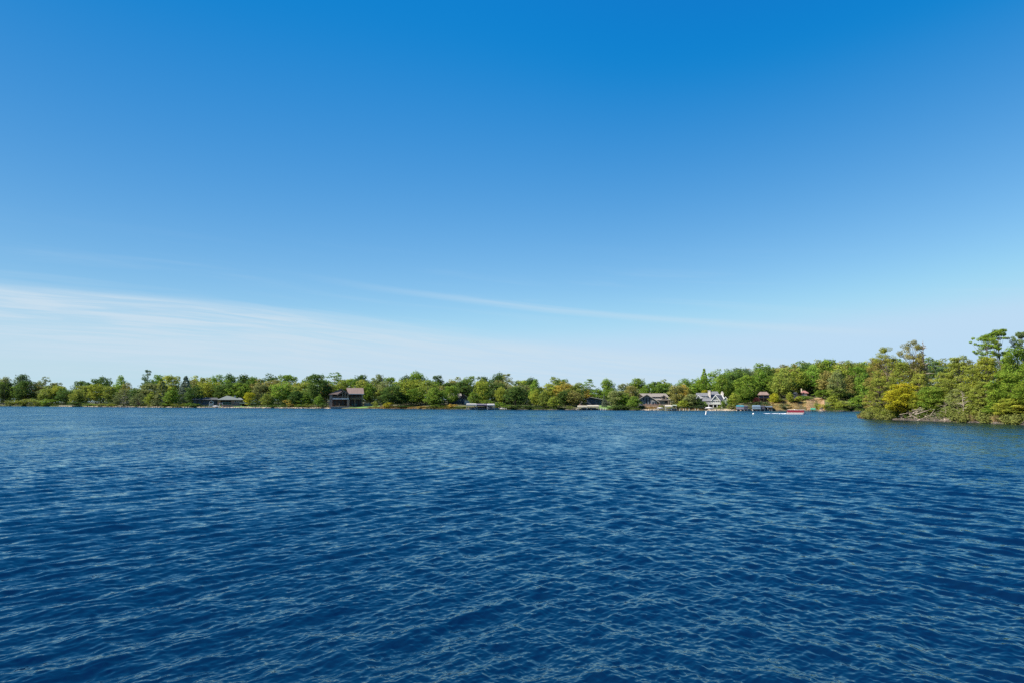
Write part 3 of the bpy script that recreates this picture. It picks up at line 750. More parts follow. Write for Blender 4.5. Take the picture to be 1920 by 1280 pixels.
HOUSES = [(366, 453, 16, 31), (617, 681, 9, 24), (840, 880, 20, 32), (1100, 1136, 22, 34), (1197, 1258, 18, 32), (1303, 1364, 14, 29), (1421, 1442, 26, 36), (1486, 1516, 32, 42)]
def far_trees():
    rr = random.Random(3)
    items = []
    DEP = {'f': (4, 9), 'm': (20, 34), 's': (46, 74)}
    for t in FAR:
        x, top, w, kind, tint, row = t[:6]
        d = rr.uniform(*DEP[row])
        if len(t) > 6 and row == 'f': d += 4
        if row == 'm' and len(t) > 6: d = rr.uniform(13, 22)
        items.append([x, top, w, kind, tint, row, d, t[6] if len(t) > 6 else None])
    for x, top, w, tint in SHRUBS:
        items.append([x, top, w, 'shrub', tint, 'f', rr.uniform(2.2, 4.0) if top > 750 else rr.uniform(4, 6), None])
    # the trees between and behind
    kinds = ['round', 'round', 'oval', 'cone']
    tints = ['green', 'green', 'dark green', 'olive', 'bright green', 'yellow-green', 'greyish green', 'brownish']
    x = -330.0
    while x < 1345:
        top = interp(x, SKYLINE) + rr.uniform(1, 8)
        items.append([x, top, rr.uniform(38, 50), rr.choice(kinds), rr.choice(tints), 'b', rr.uniform(36, 46), None])
        x += rr.uniform(26, 36)
    for k, (d, lo) in enumerate(((30, 1345), (44, 1350), (58, 1360), (72, 1370), (88, 1380))):
        x = lo + rr.uniform(0, 12)
        while x < (1680 if k < 4 else 1960):
            if not (d < 38 and (1415 < x < 1450 or 1480 < x < 1550)):
                p = at(x, horizon(x), shore_Y(x) + d)
                items.append([x, None, rr.uniform(27, 37), rr.choice(kinds), rr.choice(tints), 'b', d + rr.uniform(-4, 4), None])
            x += rr.uniform(22, 30)
    for it in items:                                  # nothing grows inside a house or hides its front
        for a, b, d0, d1 in HOUSES:
            if it[5] in 'msb' and a - 5 < it[0] < b + 5 and it[6] < d1 and it[7] is None: it[6] = d1 + rr.uniform(2, 9)
    groups = {}
    for i, it in enumerate(items):
        zone = next(z for a, b, z in ZONES if a <= it[0] < b)
        it.append(zone); groups.setdefault((zone, it[5], it[3], it[4]), []).append(i)
    for (zone, row, kind, tint), ids in groups.items():
        ids.sort(key=lambda i: items[i][0])
        for n, i in enumerate(ids):
            base = f"{tint} {ROWS[row]} {SHORT[kind]} {zone}"
            if len(ids) > 1:
                pos = 'leftmost' if n == 0 else 'rightmost' if n == len(ids) - 1 else f'{ORD[n]} from left'
                base += f", {pos}"
            items[i].append(base)
    for x, top, w, kind, tint, row, d, base_row, zone, label in items:
        Y = shore_Y(x) + d
        if base_row: g = at(x, base_row, Y)
        else:
            g = at(x, horizon(x), Y); g.z = height_sd(x, d)
        g0 = at(x, horizon(x), Y); gz = height_sd(x, d)
        g = Vector((g0.x, Y, gz - 0.1))
        if top is None: h = rr.uniform(12.5, 16.5)
        else: h = (at(x, top, Y).z - g.z) * (1.10 if row in 'sb' and 1340 < x < 1640 else 1.03 if row in 'sb' or kind == 'shrub' else 1.09)
        wid = w * Y / F * (1.28 if kind not in ('spruce', 'pine') else 1.45)
        if kind == 'shrub': wid *= 1.1
        if kind in ('tall', 'open', 'pine') and h > wid * 2.6: wid = h / 2.6
        plant(kind, tint, g, h, wid, label, 'shrubs along the far shore' if kind == 'shrub' else 'trees of the far shore', pale=(rr.random() < 0.25), seed=int(x * 7 + d * 13 + w), dim=(1.16, 1.12, 1.0))
far_trees()

# ------------------------------------------------------------------ trees of the wooded point
# (column, top row, width, kind, colour, metres behind the point's shoreline, label)
POINT = [
 (1641, 754, 36, 'fineshrub', 'greyish green', 1.5, 'pale dry willow shrub at the tip of the wooded point'),
 (1631, 768, 24, 'fineshrub', 'brownish', 1.2, 'low brown shrub overhanging the water at the tip of the point'),
 (1660, 762, 34, 'fineshrub', 'olive', 1.1, 'olive shrub left of the golden yellow tree on the point'),
 (1648, 668, 46, 'finepine', 'brownish', 9.0, 'tall brownish pine nearest the tip of the wooded point'),
 (1651, 706, 52, 'finepine', 'olive', 4.0, 'bushy olive pine above the pale shrub at the point tip'),
 (1667, 648, 48, 'finesparse', 'olive', 7.0, 'thin-crowned old tree standing against the sky near the point tip'),
 (1695, 712, 66, 'fineround', 'golden yellow', 1.6, 'golden yellow autumn tree at the water on the point'),
 (1672, 748, 30, 'fineshrub', 'yellow-green', 1.0, 'yellow-green shrub at the foot of the golden yellow tree, on its left'),
 (1720, 731, 34, 'fineround', 'yellow-green', 1.9, 'small yellow-green tree overlapping the right side of the golden yellow tree'),
 (1697, 679, 56, 'finepine', 'olive', 7.0, 'olive pine right behind the golden yellow tree'),
 (1715, 634, 48, 'finesparse', 'brownish', 8.0, 'tall sparse rusty tree rising behind the golden yellow tree'),
 (1726, 700, 46, 'finepine', 'olive', 6.0, 'dull olive pine right of the golden yellow tree'),
 (1750, 718, 58, 'fineround', 'bright green', 3.2, 'bright green rounded tree behind the driftwood pile'),
 (1748, 752, 40, 'fineshrub', 'bright green', 2.8, 'bright green shrub directly above the driftwood pile'),
 (1776, 694, 56, 'finepine', 'olive', 6.5, 'olive pine between the driftwood pile and the dead trunk'),
 (1768, 716, 52, 'finepine', 'olive', 4.6, 'low olive pine between the bright green rounded tree and the dead trunk'),
 (1829, 692, 54, 'finepine', 'olive', 5.2, 'tall olive pine just right of the large olive pine above the dead trunk'),
 (1727, 664, 40, 'finepine', 'brownish', 9.0, 'rusty olive pine under the tall sparse rusty tree'),
 (1803, 663, 62, 'finepine', 'olive', 7.5, 'large olive pine above the bare dead trunk'),
 (1797, 726, 44, 'finepine', 'greyish green', 4.0, 'grey-green pine boughs beside the bare dead trunk'),
 (1782, 757, 34, 'fineshrub', 'green', 1.8, 'green shrub left of the bare dead trunk'),
 (1836, 744, 46, 'finepine', 'olive', 3.0, 'low olive pine right of the bare dead trunk'),
 (1838, 768, 34, 'fineshrub', 'yellow-green', 1.4, 'yellow-green shrub low at the water right of the dead trunk'),
 (1854, 670, 66, 'finepine', 'yellow-green', 7.0, 'broad yellowish pine below the flat-topped pines'),
 (1850, 712, 58, 'finepine', 'olive', 4.0, 'layered olive pine in front of the broad yellowish pine'),
 (1858, 626, 52, 'platepine', 'green', 12.0, 'left of two tall flat-topped pines against the sky'),
 (1882, 617, 54, 'platepine', 'green', 11.0, 'right and taller of two flat-topped pines against the sky'),
 (1914, 640, 68, 'fineround', 'bright green', 9.0, 'tall bright green broadleaf at the right edge of the photo'),
 (1926, 622, 46, 'platepine', 'blue-green', 15.0, 'bluish pine top at the right edge behind the tall broadleaf'),
 (1892, 692, 74, 'fineround', 'green', 5.0, 'green broadleaf below the flat-topped pines near the right edge'),
 (1900, 742, 66, 'fineround', 'yellow-green', 2.2, 'yellow-green leafy tree leaning over the water at the right edge'),
 (1868, 752, 44, 'fineround', 'green', 2.4, 'low green broadleaf at the water near the right edge'),
 (1935, 715, 80, 'fineround', 'green', 4.5, 'large green broadleaf cut off by the right edge'),
 (1985, 660, 100, 'fineround', 'green', 7, 'green broadleaf just beyond the right edge'),
 (2040, 690, 110, 'finepine', 'olive', 6, 'olive pine just beyond the right edge'),
 (2130, 650, 130, 'fineround', 'bright green', 7, 'bright green broadleaf well beyond the right edge'),
]
def point_trees():
    for i, (x, top, w, kind, tint, d, label) in enumerate(POINT):
        y0 = interp(x, POINT_FRONT)
        Y = on_water(x, y0).y + d
        g = at(x, horizon(x), Y); g.z = max(0.15, point_h(g.x, g.y)) - 0.05
        h = at(x, top, Y).z - g.z
        wid = w * Y / F * (1.15 if kind != 'platepine' else 1.05)
        plant(kind, tint, g, h, wid, label, 'plants of the wooded point', seed=i, dim=(1.12, 1.04, 0.82))
    for x, top, d, w, seed, label in ((1806, 730, 0.9, 27, 5, 'bare grey dead tree trunk at the water on the point'), (1737, 637, 9.0, 30, 6, 'leafless dead tree top beside the tall sparse rusty tree'), (1765, 700, 8, 9, 9, 'pale bare snag behind the bright green rounded tree'), (1772, 752, 1.2, 30, 12, 'small grey leafless tree left of the bare dead trunk')):
        Y = on_water(x, interp(x, POINT_FRONT)).y + d
        g = at(x, horizon(x), Y); g.z = max(0.1, point_h(g.x, g.y)) - 0.05
        h = at(x, top, Y).z - g.z
        o = link('dead_tree', dead_tree(seed, 30, w * Y / F / h * 0.9, 0.12 if d < 2 else 0.5), M_DEADWOOD, None, label, 'tree', 'dead trees of the wooded point')
        o.location = g; o.scale = (h, h, h)
        o.rotation_euler = (0, 0, seed)
point_trees()

def driftwood():
    rr = random.Random(4)
    for k in range(84):
        x = rr.uniform(1688, 1778) if k < 70 else rr.uniform(1780, 1900)
        y0 = interp(x, POINT_FRONT)
        P = on_water(x, y0); Y = P.y + rr.uniform(0.2, 1.8)
        c = at(x, horizon(x), Y)
        pile = math.exp(-((x - 1724) / 30) ** 2)
        c.z = max(0.05, point_h(c.x, c.y)) + rr.random() * 1.7 * pile
        L = rr.uniform(0.8, 2.6) * (1.0 if k < 70 else 0.6)
        a = rr.uniform(0, 6.283); e = rr.uniform(-0.25, 0.55)
        d = Vector((math.cos(a) * math.cos(e), math.sin(a) * math.cos(e), math.sin(e)))
        mb = MB(); r = rr.uniform(0.03, 0.085)
        p = Vector((0, 0, 0))
        for i in range(3):
            q = p + d * (L / 3) + Vector((rr.gauss(0, .06), rr.gauss(0, .06), rr.gauss(0, .04)))
            mb.tube(p, q, r * (1 - i * 0.27), r * (1 - (i + 1) * 0.27), 6)
            if rr.random() < 0.7:
                mb.tube(q, q + Vector((rr.gauss(0, .3), rr.gauss(0, .3), rr.uniform(-.05, .5))), r * 0.4, r * 0.12, 5)
            p = q
        o = mb.build('driftwood_branch', M_DEADWOOD, None, label='bleached dead branch in the driftwood pile below the golden yellow tree' if k < 70 else 'loose dead branch on the bank between dead trunk and right edge', cat='branch', group='branches of the driftwood pile' if k < 70 else 'loose branches along the point bank')
        o.location = c - d * L * 0.5
driftwood()

# ------------------------------------------------------------------ shore stuff nobody could count
def tufts(name, pts, h, w, n, tints, label):
    """Upright blades of reed, weed and dry grass."""
    V = []; rr = np.random.default_rng(8)
    for p in pts:
        for i in range(n):
            b = np.array(p) + np.array([rr.normal() * w, rr.normal() * w, -0.05])
            a = rr.uniform(0, 6.283); hh = h * rr.uniform(0.5, 1.3); t = np.array([math.cos(a), math.sin(a), 0]) * 0.06 * hh
            l = np.array([rr.normal() * 0.3, rr.normal() * 0.3, 1]) * hh
            V += [b - t, b + t, b + l * 0.6 + t * 0.8, b + l - t * 0.3]
    me = np_mesh(name, np.array(V), np.arange(len(V)).reshape(-1, 4))
    m = leaf_material(name, 0.3, 0.06)
    o = link(name, me, m, kind='stuff', label=label); o.color = (*TINT_G[tints], 1)
    return o
TINT_G = {'reed': (0.17, 0.155, 0.05), 'green': (0.09, 0.13, 0.025), 'tan': (0.30, 0.23, 0.11), 'rust': (0.24, 0.15, 0.05)}
def shore_pts(a, b, n, d0, d1, seed):
    rr = random.Random(seed); P = []
    for i in range(n):
        s = rr.uniform(a, b); d = rr.uniform(d0, d1)
        q = at(s, horizon(s), shore_Y(s) + d); P.append((q.x, q.y, height_sd(s, d)))
    return P
tufts('waterside_weeds', shore_pts(-200, 110, 700, 0.2, 3, 1) + shore_pts(160, 400, 500, 2.5, 6, 2) + shore_pts(800, 1075, 700, 0.3, 3.5, 3) + shore_pts(1140, 1200, 200, 0.3, 3, 4) + shore_pts(1550, 1640, 260, 0.2, 3, 5) + shore_pts(470, 620, 300, 2.5, 6, 15), 0.8, 0.35, 7, 'green', 'green weeds along the far waterline')
tufts('dry_grass', shore_pts(690, 850, 900, 0.4, 6, 6) + shore_pts(1203, 1236, 250, 1, 12, 7) + shore_pts(1440, 1545, 1100, 0.5, 26, 8) + shore_pts(1258, 1330, 260, 0.2, 3, 9) + shore_pts(560, 620, 160, 2, 6, 19), 0.6, 0.4, 6, 'rust', 'rusty dry grass on the far banks')
def point_pts(n, d0, d1, seed, a=1610, b=1960, flt=None):
    rr = random.Random(seed); P = []
    while len(P) < n:
        x = rr.uniform(a, b)
        if flt and not flt(x): continue
        Y = on_water(x, interp(x, POINT_FRONT)).y + rr.uniform(d0, d1)
        q = at(x, horizon(x), Y); P.append((q.x, q.y, max(0.0, point_h(q.x, q.y))))
    return P
tufts('tan_reeds', point_pts(260, 0.1, 1.2, 1, flt=lambda x: x < 1650 or 1810 < x < 1828 or 1860 < x < 1880), 0.75, 0.12, 9, 'tan', 'tan dry reeds along the bank of the wooded point')
tufts('point_undergrowth', point_pts(900, 0.6, 6, 2), 0.9, 0.25, 8, 'green', 'green undergrowth below the trees of the point')

def rocks(name, pts, size, mat, label):
    rr = random.Random(6); mb = MB()
    ico = [(-1, -1, 0), (1, -1, 0), (1, 1, 0), (-1, 1, 0), (-.6, -.6, .75), (.6, -.6, .75), (.6, .6, .75), (-.6, .6, .75)]
    fs = [(0, 1, 5, 4), (1, 2, 6, 5), (2, 3, 7, 6), (3, 0, 4, 7), (4, 5, 6, 7)]
    for p in pts:
        s = size * rr.uniform(0.4, 1.4); a = rr.uniform(0, 6.28); c, n = math.cos(a), math.sin(a)
        mb.add([(p[0] + s * (x * c - y * n) * rr.uniform(.7, 1.2), p[1] + s * (x * n + y * c) * rr.uniform(.7, 1.2), p[2] - 0.08 + s * (z * rr.uniform(.7, 1.2))) for x, y, z in ico], fs)
    return mb.build(name, mat, kind='stuff', label=label)
M_STONE = plain('pale_stone', (0.28, 0.235, 0.18), 0.9, 0.45, 1.3)
M_DARKSTONE = plain('dark_stone', (0.06, 0.05, 0.042), 0.9, 0.5, 1.3)
rocks('shore_stones', shore_pts(112, 622, 1500, -0.4, 1.4, 21) + shore_pts(1325, 1420, 300, -0.3, 1.3, 22) + shore_pts(1200, 1236, 120, -0.2, 2.5, 23), 0.34, M_STONE, 'pale riprap stones along the far waterline')
rocks('shore_stones', shore_pts(690, 1080, 700, -0.4, 1.0, 24) + shore_pts(1060, 1080, 120, 0, 3, 26) + shore_pts(1120, 1200, 200, -0.4, 0.8, 25) + shore_pts(1420, 1640, 400, -0.4, 1.0, 27), 0.3, M_DARKSTONE, 'dark stones along the far waterline')
rocks('bank_stones', point_pts(420, -0.2, 0.7, 3), 0.16, M_DARKSTONE, 'dark stones and roots along the bank of the point')

def thicket(name, places, tints, size, n, label, seed):
    """A mass of small leafy clumps: undergrowth nobody could count."""
    rng = np.random.default_rng(seed)
    P = np.array([p[:3] for p in places]); r = np.array([p[3] for p in places])
    V, Q = leaves(rng, P, np.stack([r * 1.3, r * 1.3, r], -1), n, size)
    o = link(name, np_mesh(name, V, Q), leaf_material(name, 0.3, 0.05), kind='stuff', label=label)
    o.color = (*tints, 1)
    return o
def wood_places():
    rr = random.Random(31); P = []
    for i in range(7000):
        s = rr.uniform(-500, 2100); d = rr.uniform(16, 90) if s > 1340 else rr.uniform(13, 62)
        if 1420 < s < 1546 and d < 42: continue
        if 1420 < s < 1445 and d < 48: continue
        if s > 1340 and d < 30: continue
        for a, b, dd in HOUSE_CLEAR:
            if a < s < b and d < dd: break
        else:
            q = at(s, horizon(s), shore_Y(s) + d)
            P.append((q.x, q.y, height_sd(s, d) + rr.uniform(0.2, min(7.5, 0.24 * d) if s < 1340 else 4.0), rr.uniform(0.9, 1.9)))
    return P
HOUSE_CLEAR = [(365, 455, 36), (610, 690, 42), (835, 885, 36), (1095, 1140, 40), (1192, 1262, 42), (1300, 1370, 45)]
thicket('woodland_undergrowth', wood_places(), (0.06, 0.095, 0.028), 0.75, 26, 'shaded undergrowth filling the wood along the far shore', 5)  # leaf colour darkened to put shade into the gaps between crowns
def point_places():
    rr = random.Random(32); P = []
    while len(P) < 1700:
        x = rr.uniform(1620, 2150); Y = on_water(x, interp(x, POINT_FRONT)).y + (rr.uniform(-0.5, 1.2) if len(P) % 3 == 0 else rr.uniform(0, 14))
        q = at(x, horizon(x), Y); d = poly_dist(q.x, q.y)
        if len(P) % 3 == 0 and 1668 < x < 2050 and math.sin(x * 0.13) + math.sin(x * 0.31 + 1) < 0.7: continue
        if 1684 < x < 1765 and Y < on_water(x, interp(x, POINT_FRONT)).y + 3.2: continue
        P.append((q.x, q.y, max(0, point_h(q.x, q.y)) + rr.uniform(0.1, min(5.0, 0.5 + d * 0.55)), rr.uniform(0.35, 0.75)))
    return P
thicket('point_thicket', point_places(), (0.17, 0.19, 0.05), 0.26, 60, 'leafy thicket between the trunks of the wooded point', 6)

# ------------------------------------------------------------------ houses and waterside things
M = {}
def mat(name, rgb, rough=0.8, var=0.18, scale=1.5, **k):
    if name not in M: M[name] = plain(name, rgb, rough, var, scale, **k)
    return M[name]
def glass_mat():
    m, nt, b = principled('window_glass', 0.2)
    b.inputs['Base Color'].default_value = (0.012, 0.016, 0.022, 1)
    b.inputs['IOR'].default_value = 1.5
    b.inputs['Specular IOR Level'].default_value = 0.2
    return m
M['glass'] = glass_mat()
WHITE = mat('white_paint', (0.68, 0.67, 0.65), 0.6, 0.06)
OFFWHITE = mat('cream_canvas', (0.52, 0.47, 0.35), 0.8, 0.08)
CANVAS_WHITE = mat('white_canvas', (0.52, 0.50, 0.48), 0.8, 0.08)
BROWN = mat('brown_timber', (0.13, 0.075, 0.05), 0.8, 0.3, 3.0)
DARKBROWN = mat('dark_timber', (0.05, 0.032, 0.025), 0.8, 0.3, 3.0)
TAN = mat('tan_timber', (0.36, 0.25, 0.15), 0.8, 0.25, 3.0)
STONE = mat('field_stone', (0.27, 0.20, 0.15), 0.9, 0.45, 2.2)
PALESTONE = mat('pale_chimney_stone', (0.58, 0.52, 0.47), 0.9, 0.25, 2.0)
SHINGLE_PINK = mat('weathered_roof', (0.165, 0.115, 0.095), 0.8, 0.15, 1.0, stretch=(2.0, 0.3, 0.3))
SHINGLE_GREEN = mat('grey_green_roof', (0.13, 0.15, 0.14), 0.85, 0.2, 2.5)
SHINGLE_GREY = mat('grey_roof', (0.18, 0.16, 0.14), 0.85, 0.22, 2.5)
SHINGLE_SLATE = mat('slate_roof', (0.12, 0.125, 0.14), 0.85, 0.2, 2.5)
SHINGLE_DARK = mat('dark_roof', (0.05, 0.055, 0.055), 0.85, 0.25, 2.5)
SHADEGREY = mat('shade_grey_shingle_wall', (0.20, 0.20, 0.20), 0.9, 0.2, 3.0)  # shaded tone of the shingle wall, put into its colour
SUNLITTAN = mat('sunlit_tan_shingle_wall', (0.30, 0.25, 0.20), 0.9, 0.2, 3.0)  # sunlit tone of the same shingles, painted in as tan
SHADEBLUE = mat('shade_blue_siding', (0.045, 0.06, 0.085), 0.8, 0.25, 2.5)  # navy of house fronts in shade, put into the wall colour
BRICK = mat('pink_brick', (0.36, 0.21, 0.17), 0.9, 0.2, 3.0)
SHADEGREEN = mat('shade_green_siding', (0.24, 0.28, 0.22), 0.8, 0.12)  # greenish grey shade of the gable front, painted into the wall
REDWALL = mat('red_brown_siding', (0.22, 0.07, 0.055), 0.85, 0.2, 2.5)
CONCRETE = mat('concrete', (0.32, 0.28, 0.23), 0.9, 0.2, 2.0)
STEEL = mat('galvanised_steel', (0.45, 0.46, 0.48), 0.45, 0.12, 3.0, metallic=0.7)
DECKWOOD = mat('dock_boards', (0.42, 0.36, 0.28), 0.85, 0.25, 3.0)
TEAL = mat('teal_canvas', (0.025, 0.16, 0.21), 0.7, 0.1)
BLUECANVAS = mat('grey_blue_canvas', (0.12, 0.18, 0.24), 0.7, 0.12)
LILAC = mat('grey_lilac_canvas', (0.17, 0.155, 0.20), 0.75, 0.12)
DARKCANVAS = mat('dark_canvas', (0.035, 0.035, 0.055), 0.75, 0.15)
PURPLE = mat('plum_canvas', (0.085, 0.06, 0.10), 0.75, 0.15)
GREENCANVAS = mat('green_canvas', (0.05, 0.27, 0.16), 0.7, 0.1)
RED = mat('red_paint', (0.17, 0.012, 0.025), 0.4, 0.1)
NAVY = mat('navy_paint', (0.015, 0.02, 0.06), 0.35, 0.1)
GELCOAT = mat('white_gelcoat', (0.58, 0.56, 0.55), 0.3, 0.04)
BLACK = mat('black_plastic', (0.02, 0.02, 0.02), 0.5, 0.1)
ORANGEP = mat('orange_plastic', (0.55, 0.17, 0.06), 0.5, 0.1)
VINYL = mat('tan_vinyl', (0.40, 0.30, 0.22), 0.6, 0.1)

class Site:
    """A thing measured off the photograph in its own frame: photo columns and rows become metres at its distance."""
    def __init__(s, name, cx, base, d, label, cat, group=None, Y=None):
        s.Y = shore_Y(cx) + d if Y is None else Y
        s.cx, s.base = cx, base
        p = at(cx, base, s.Y)
        s.k = s.Y / F
        s.root = empty(name, p, label, cat, group, rz=-math.atan2(p.x, p.y))
        s.ground = height_sd(cx, s.Y - shore_Y(cx)) - p.z     # local height of the ground below it
    def X(s, x): return (x - s.cx) * s.k
    def Z(s, y): return (s.base - y) * s.k
    def P(s, x, y, d): return Vector((s.X(x), d * s.k, s.Z(y)))
    def box(s, name, m, x0, x1, yt, yb, d0, d1, parent=None, label=None, mb=None):
        mb = mb or MB(); mb.box(s.X(x0), s.X(x1), d0 * s.k, d1 * s.k, s.Z(yb), s.Z(yt))
        return mb if m is None else mb.build(name, m, parent or s.root, label=label)
    def prism(s, name, m, poly, d0, d1, parent=None, label=None):
        mb = MB().prism([(s.X(x), s.Z(y)) for x, y in poly], d0 * s.k, d1 * s.k)
        return mb.build(name, m, parent or s.root, label=label)
    def slab(s, name, m, pts, t=0.18, parent=None, label=None, mb=None):
        mb = mb or MB(); mb.slab(*[s.P(*p) for p in pts], t)
        return mb if m is None else mb.build(name, m, parent or s.root, label=label)
    def window(s, x0, x1, yt, yb, d, frame=WHITE, parent=None, name='window'):
        """Frame with a recessed pane, standing on a wall whose face is at depth d."""
        t = min(0.35 * s.k, 0.14); mb = MB()
        X0, X1, Z0, Z1 = s.X(x0), s.X(x1), s.Z(yb), s.Z(yt); D = d * s.k
        mb.box(X0, X0 + t, D - 0.09, D + 0.02, Z0, Z1).box(X1 - t, X1, D - 0.09, D + 0.02, Z0, Z1)
        mb.box(X0 + t, X1 - t, D - 0.09, D + 0.02, Z1 - t, Z1).box(X0 + t, X1 - t, D - 0.09, D + 0.02, Z0, Z0 + t)
        f = mb.build(name, frame, parent or s.root)
        MB().box(X0 + t, X1 - t, D - 0.035, D + 0.01, Z0 + t, Z1 - t).build('pane', M['glass'], f)
        return f
    def skirt(s, m, x0, x1, d0, d1, top):
        mb = MB().box(s.X(x0), s.X(x1), d0 * s.k, d1 * s.k, s.ground - 2.5, s.Z(top)); return mb.build('foundation', m, s.root)
    def hip(s, name, m, x0, x1, d0, d1, ye, r0, r1, dr, yr, t=0.2):
        """Hipped roof: eaves rectangle, ridge from r0 to r1."""
        k = s.k; zt = s.Z(ye); zr = s.Z(yr)
        e = [(s.X(x0), d0 * k, zt), (s.X(x1), d0 * k, zt), (s.X(x1), d1 * k, zt), (s.X(x0), d1 * k, zt)]
        R0, R1 = (s.X(r0), dr * k, zr), (s.X(r1), dr * k, zr)
        lo = [(x, y, z - t) for x, y, z in e]
        mb = MB().add(e + [R0, R1] + lo, [(0, 1, 5, 4), (1, 2, 5), (2, 3, 4, 5), (3, 0, 4), (6, 7, 1, 0), (7, 8, 2, 1), (8, 9, 3, 2), (9, 6, 0, 3), (9, 8, 7, 6)])
        return mb.build(name, m, s.root)

def pavilion_house():
    S = Site('hip_roofed_house', 425, 757.5, 16, 'low lake house with a grey-green hipped roof and white chimney behind a pink brick wall', 'house')
    S.skirt(STONE, 408.5, 450, 0, 26, 757)
    rf = S.hip('roof', SHINGLE_GREEN, 408, 453, -4, 28, 748.6, 424, 427.5, 11, 741.0)
    S.hip('roof', SHINGLE_GREEN, 434, 453.5, -3, 24, 748.4, 436, 449, 10, 744.6)
    S.box('chimney', PALESTONE, 437.2, 440.2, 740.8, 748, 8, 12, rf, 'white stone chimney')
    S.box('wall', DARKBROWN, 409.5, 432.5, 748.9, 757, 8, 26, label='shaded wall at the back of the porch')
    w = S.box('wall', BRICK, 432.5, 449.5, 748.9, 757, 0, 26)
    for x in (438.2, 442.2, 446.2): S.window(x, x + 2.9, 750.4, 754.0, 0)
    S.box('wall', BRICK, 409.5, 414.5, 748.9, 757, 2, 7.7)
    for x in (417.0, 422.5, 428.0): S.box('porch_post', BROWN, x, x + 0.7, 749, 757, -2, -1.3)
    S.window(418.5, 422, 750.5, 756.5, 8, DARKBROWN); S.window(424, 427.5, 750.5, 756.5, 8, DARKBROWN)
    mb = MB()
    for x in frange(417, 432, 11): S.box('', None, x, x + 0.15, 753.9, 757, -3.2, -3.0, mb=mb)
    S.box('', None, 416.8, 432.4, 753.5, 753.9, -3.3, -2.9, mb=mb); S.box('', None, 416.8, 432.4, 756.6, 757, -3.3, -2.9, mb=mb)
    mb.build('railing', mat('sea_green_metal', (0.16, 0.30, 0.27), 0.4, 0.1), S.root)
    # long shaded wing on the left
    S.box('wall', SHADEBLUE, 369, 409.2, 748.6, 757.2, 10, 26, label='dark wall of the long shaded wing')
    S.hip('roof', SHINGLE_DARK, 366, 412, 6, 28, 748.4, 371, 408, 17, 744.6)
    for x in (374, 381, 396): S.window(x, x + 3.2, 750.4, 754.5, 10, DARKBROWN)
    S.skirt(STONE, 369, 409, 10.3, 26, 757.1)
    # retaining walls towards the lake
    T = Site('retaining_wall', 432, 762.3, 4.5, 'low pink brick and grey stone retaining wall below the hip-roofed house', 'wall')
    T.box('wall_stretch', STONE, 416, 431, 758.6, 764.5, 0, 4); T.box('wall_stretch', BRICK, 431, 448.5, 758.9, 764.5, -0.4, 4, label='sunlit pink brick stretch')
    T.box('coping', CONCRETE, 415.7, 448.8, 758.2, 758.6, -0.8, 4.3)
    A = Site('picnic_shelter', 464, 759, 14, 'low flat dark green shelter roof right of the hip-roofed house', 'shelter')
    A.slab('roof', mat('dark_green_roof', (0.03, 0.06, 0.04), 0.8, 0.2), [(449, 755.2, -3), (479, 755.2, -3), (477, 754.2, 9), (451, 754.2, 9)], 0.25)
    for x in (451.5, 460, 468.5, 476): A.box('post', DARKBROWN, x, x + 0.8, 755.6, 761.5, -1.5, -0.7)
    A.box('counter', DARKBROWN, 454, 474, 757.6, 761, 3, 5)
    G = Site('garden_gate', 395.5, 761.5, 3.6, 'white lattice garden gate with two posts left of the small white boat', 'gate')
    for x in (392.2, 398.6): G.box('post', WHITE, x, x + 0.8, 752, 763, 0, 0.8)
    G.prism('arch', WHITE, [(392, 752.2), (395.8, 750.2), (399.6, 752.2), (399.6, 753), (395.8, 751), (392, 753)], 0, 0.8)
    mb = MB()
    for i in range(5): G.box('', None, 393.2 + i * 1.1, 393.6 + i * 1.1, 754.5, 761, 0.25, 0.5, mb=mb); G.box('', None, 393.0, 398.6, 754.6 + i * 1.5, 754.9 + i * 1.5, 0.25, 0.5, mb=mb)
    mb.build('lattice', WHITE, G.root)
    W = Site('arbor', 414, 762, 3.2, 'white timber frame arbor at the waterline below the hip-roofed house', 'arbor')
    for x in (411.2, 415.8): W.box('post', WHITE, x, x + 0.7, 755.2, 764, 0, 0.7); W.box('post', WHITE, x, x + 0.7, 755.2, 764, 4, 4.7)
    mb = MB()
    for d in (-0.3, 1.9, 4.2): W.box('', None, 410.4, 417.3, 754.5, 755.1, d, d + 0.7, mb=mb)
    mb.build('roof_beams', WHITE, W.root)

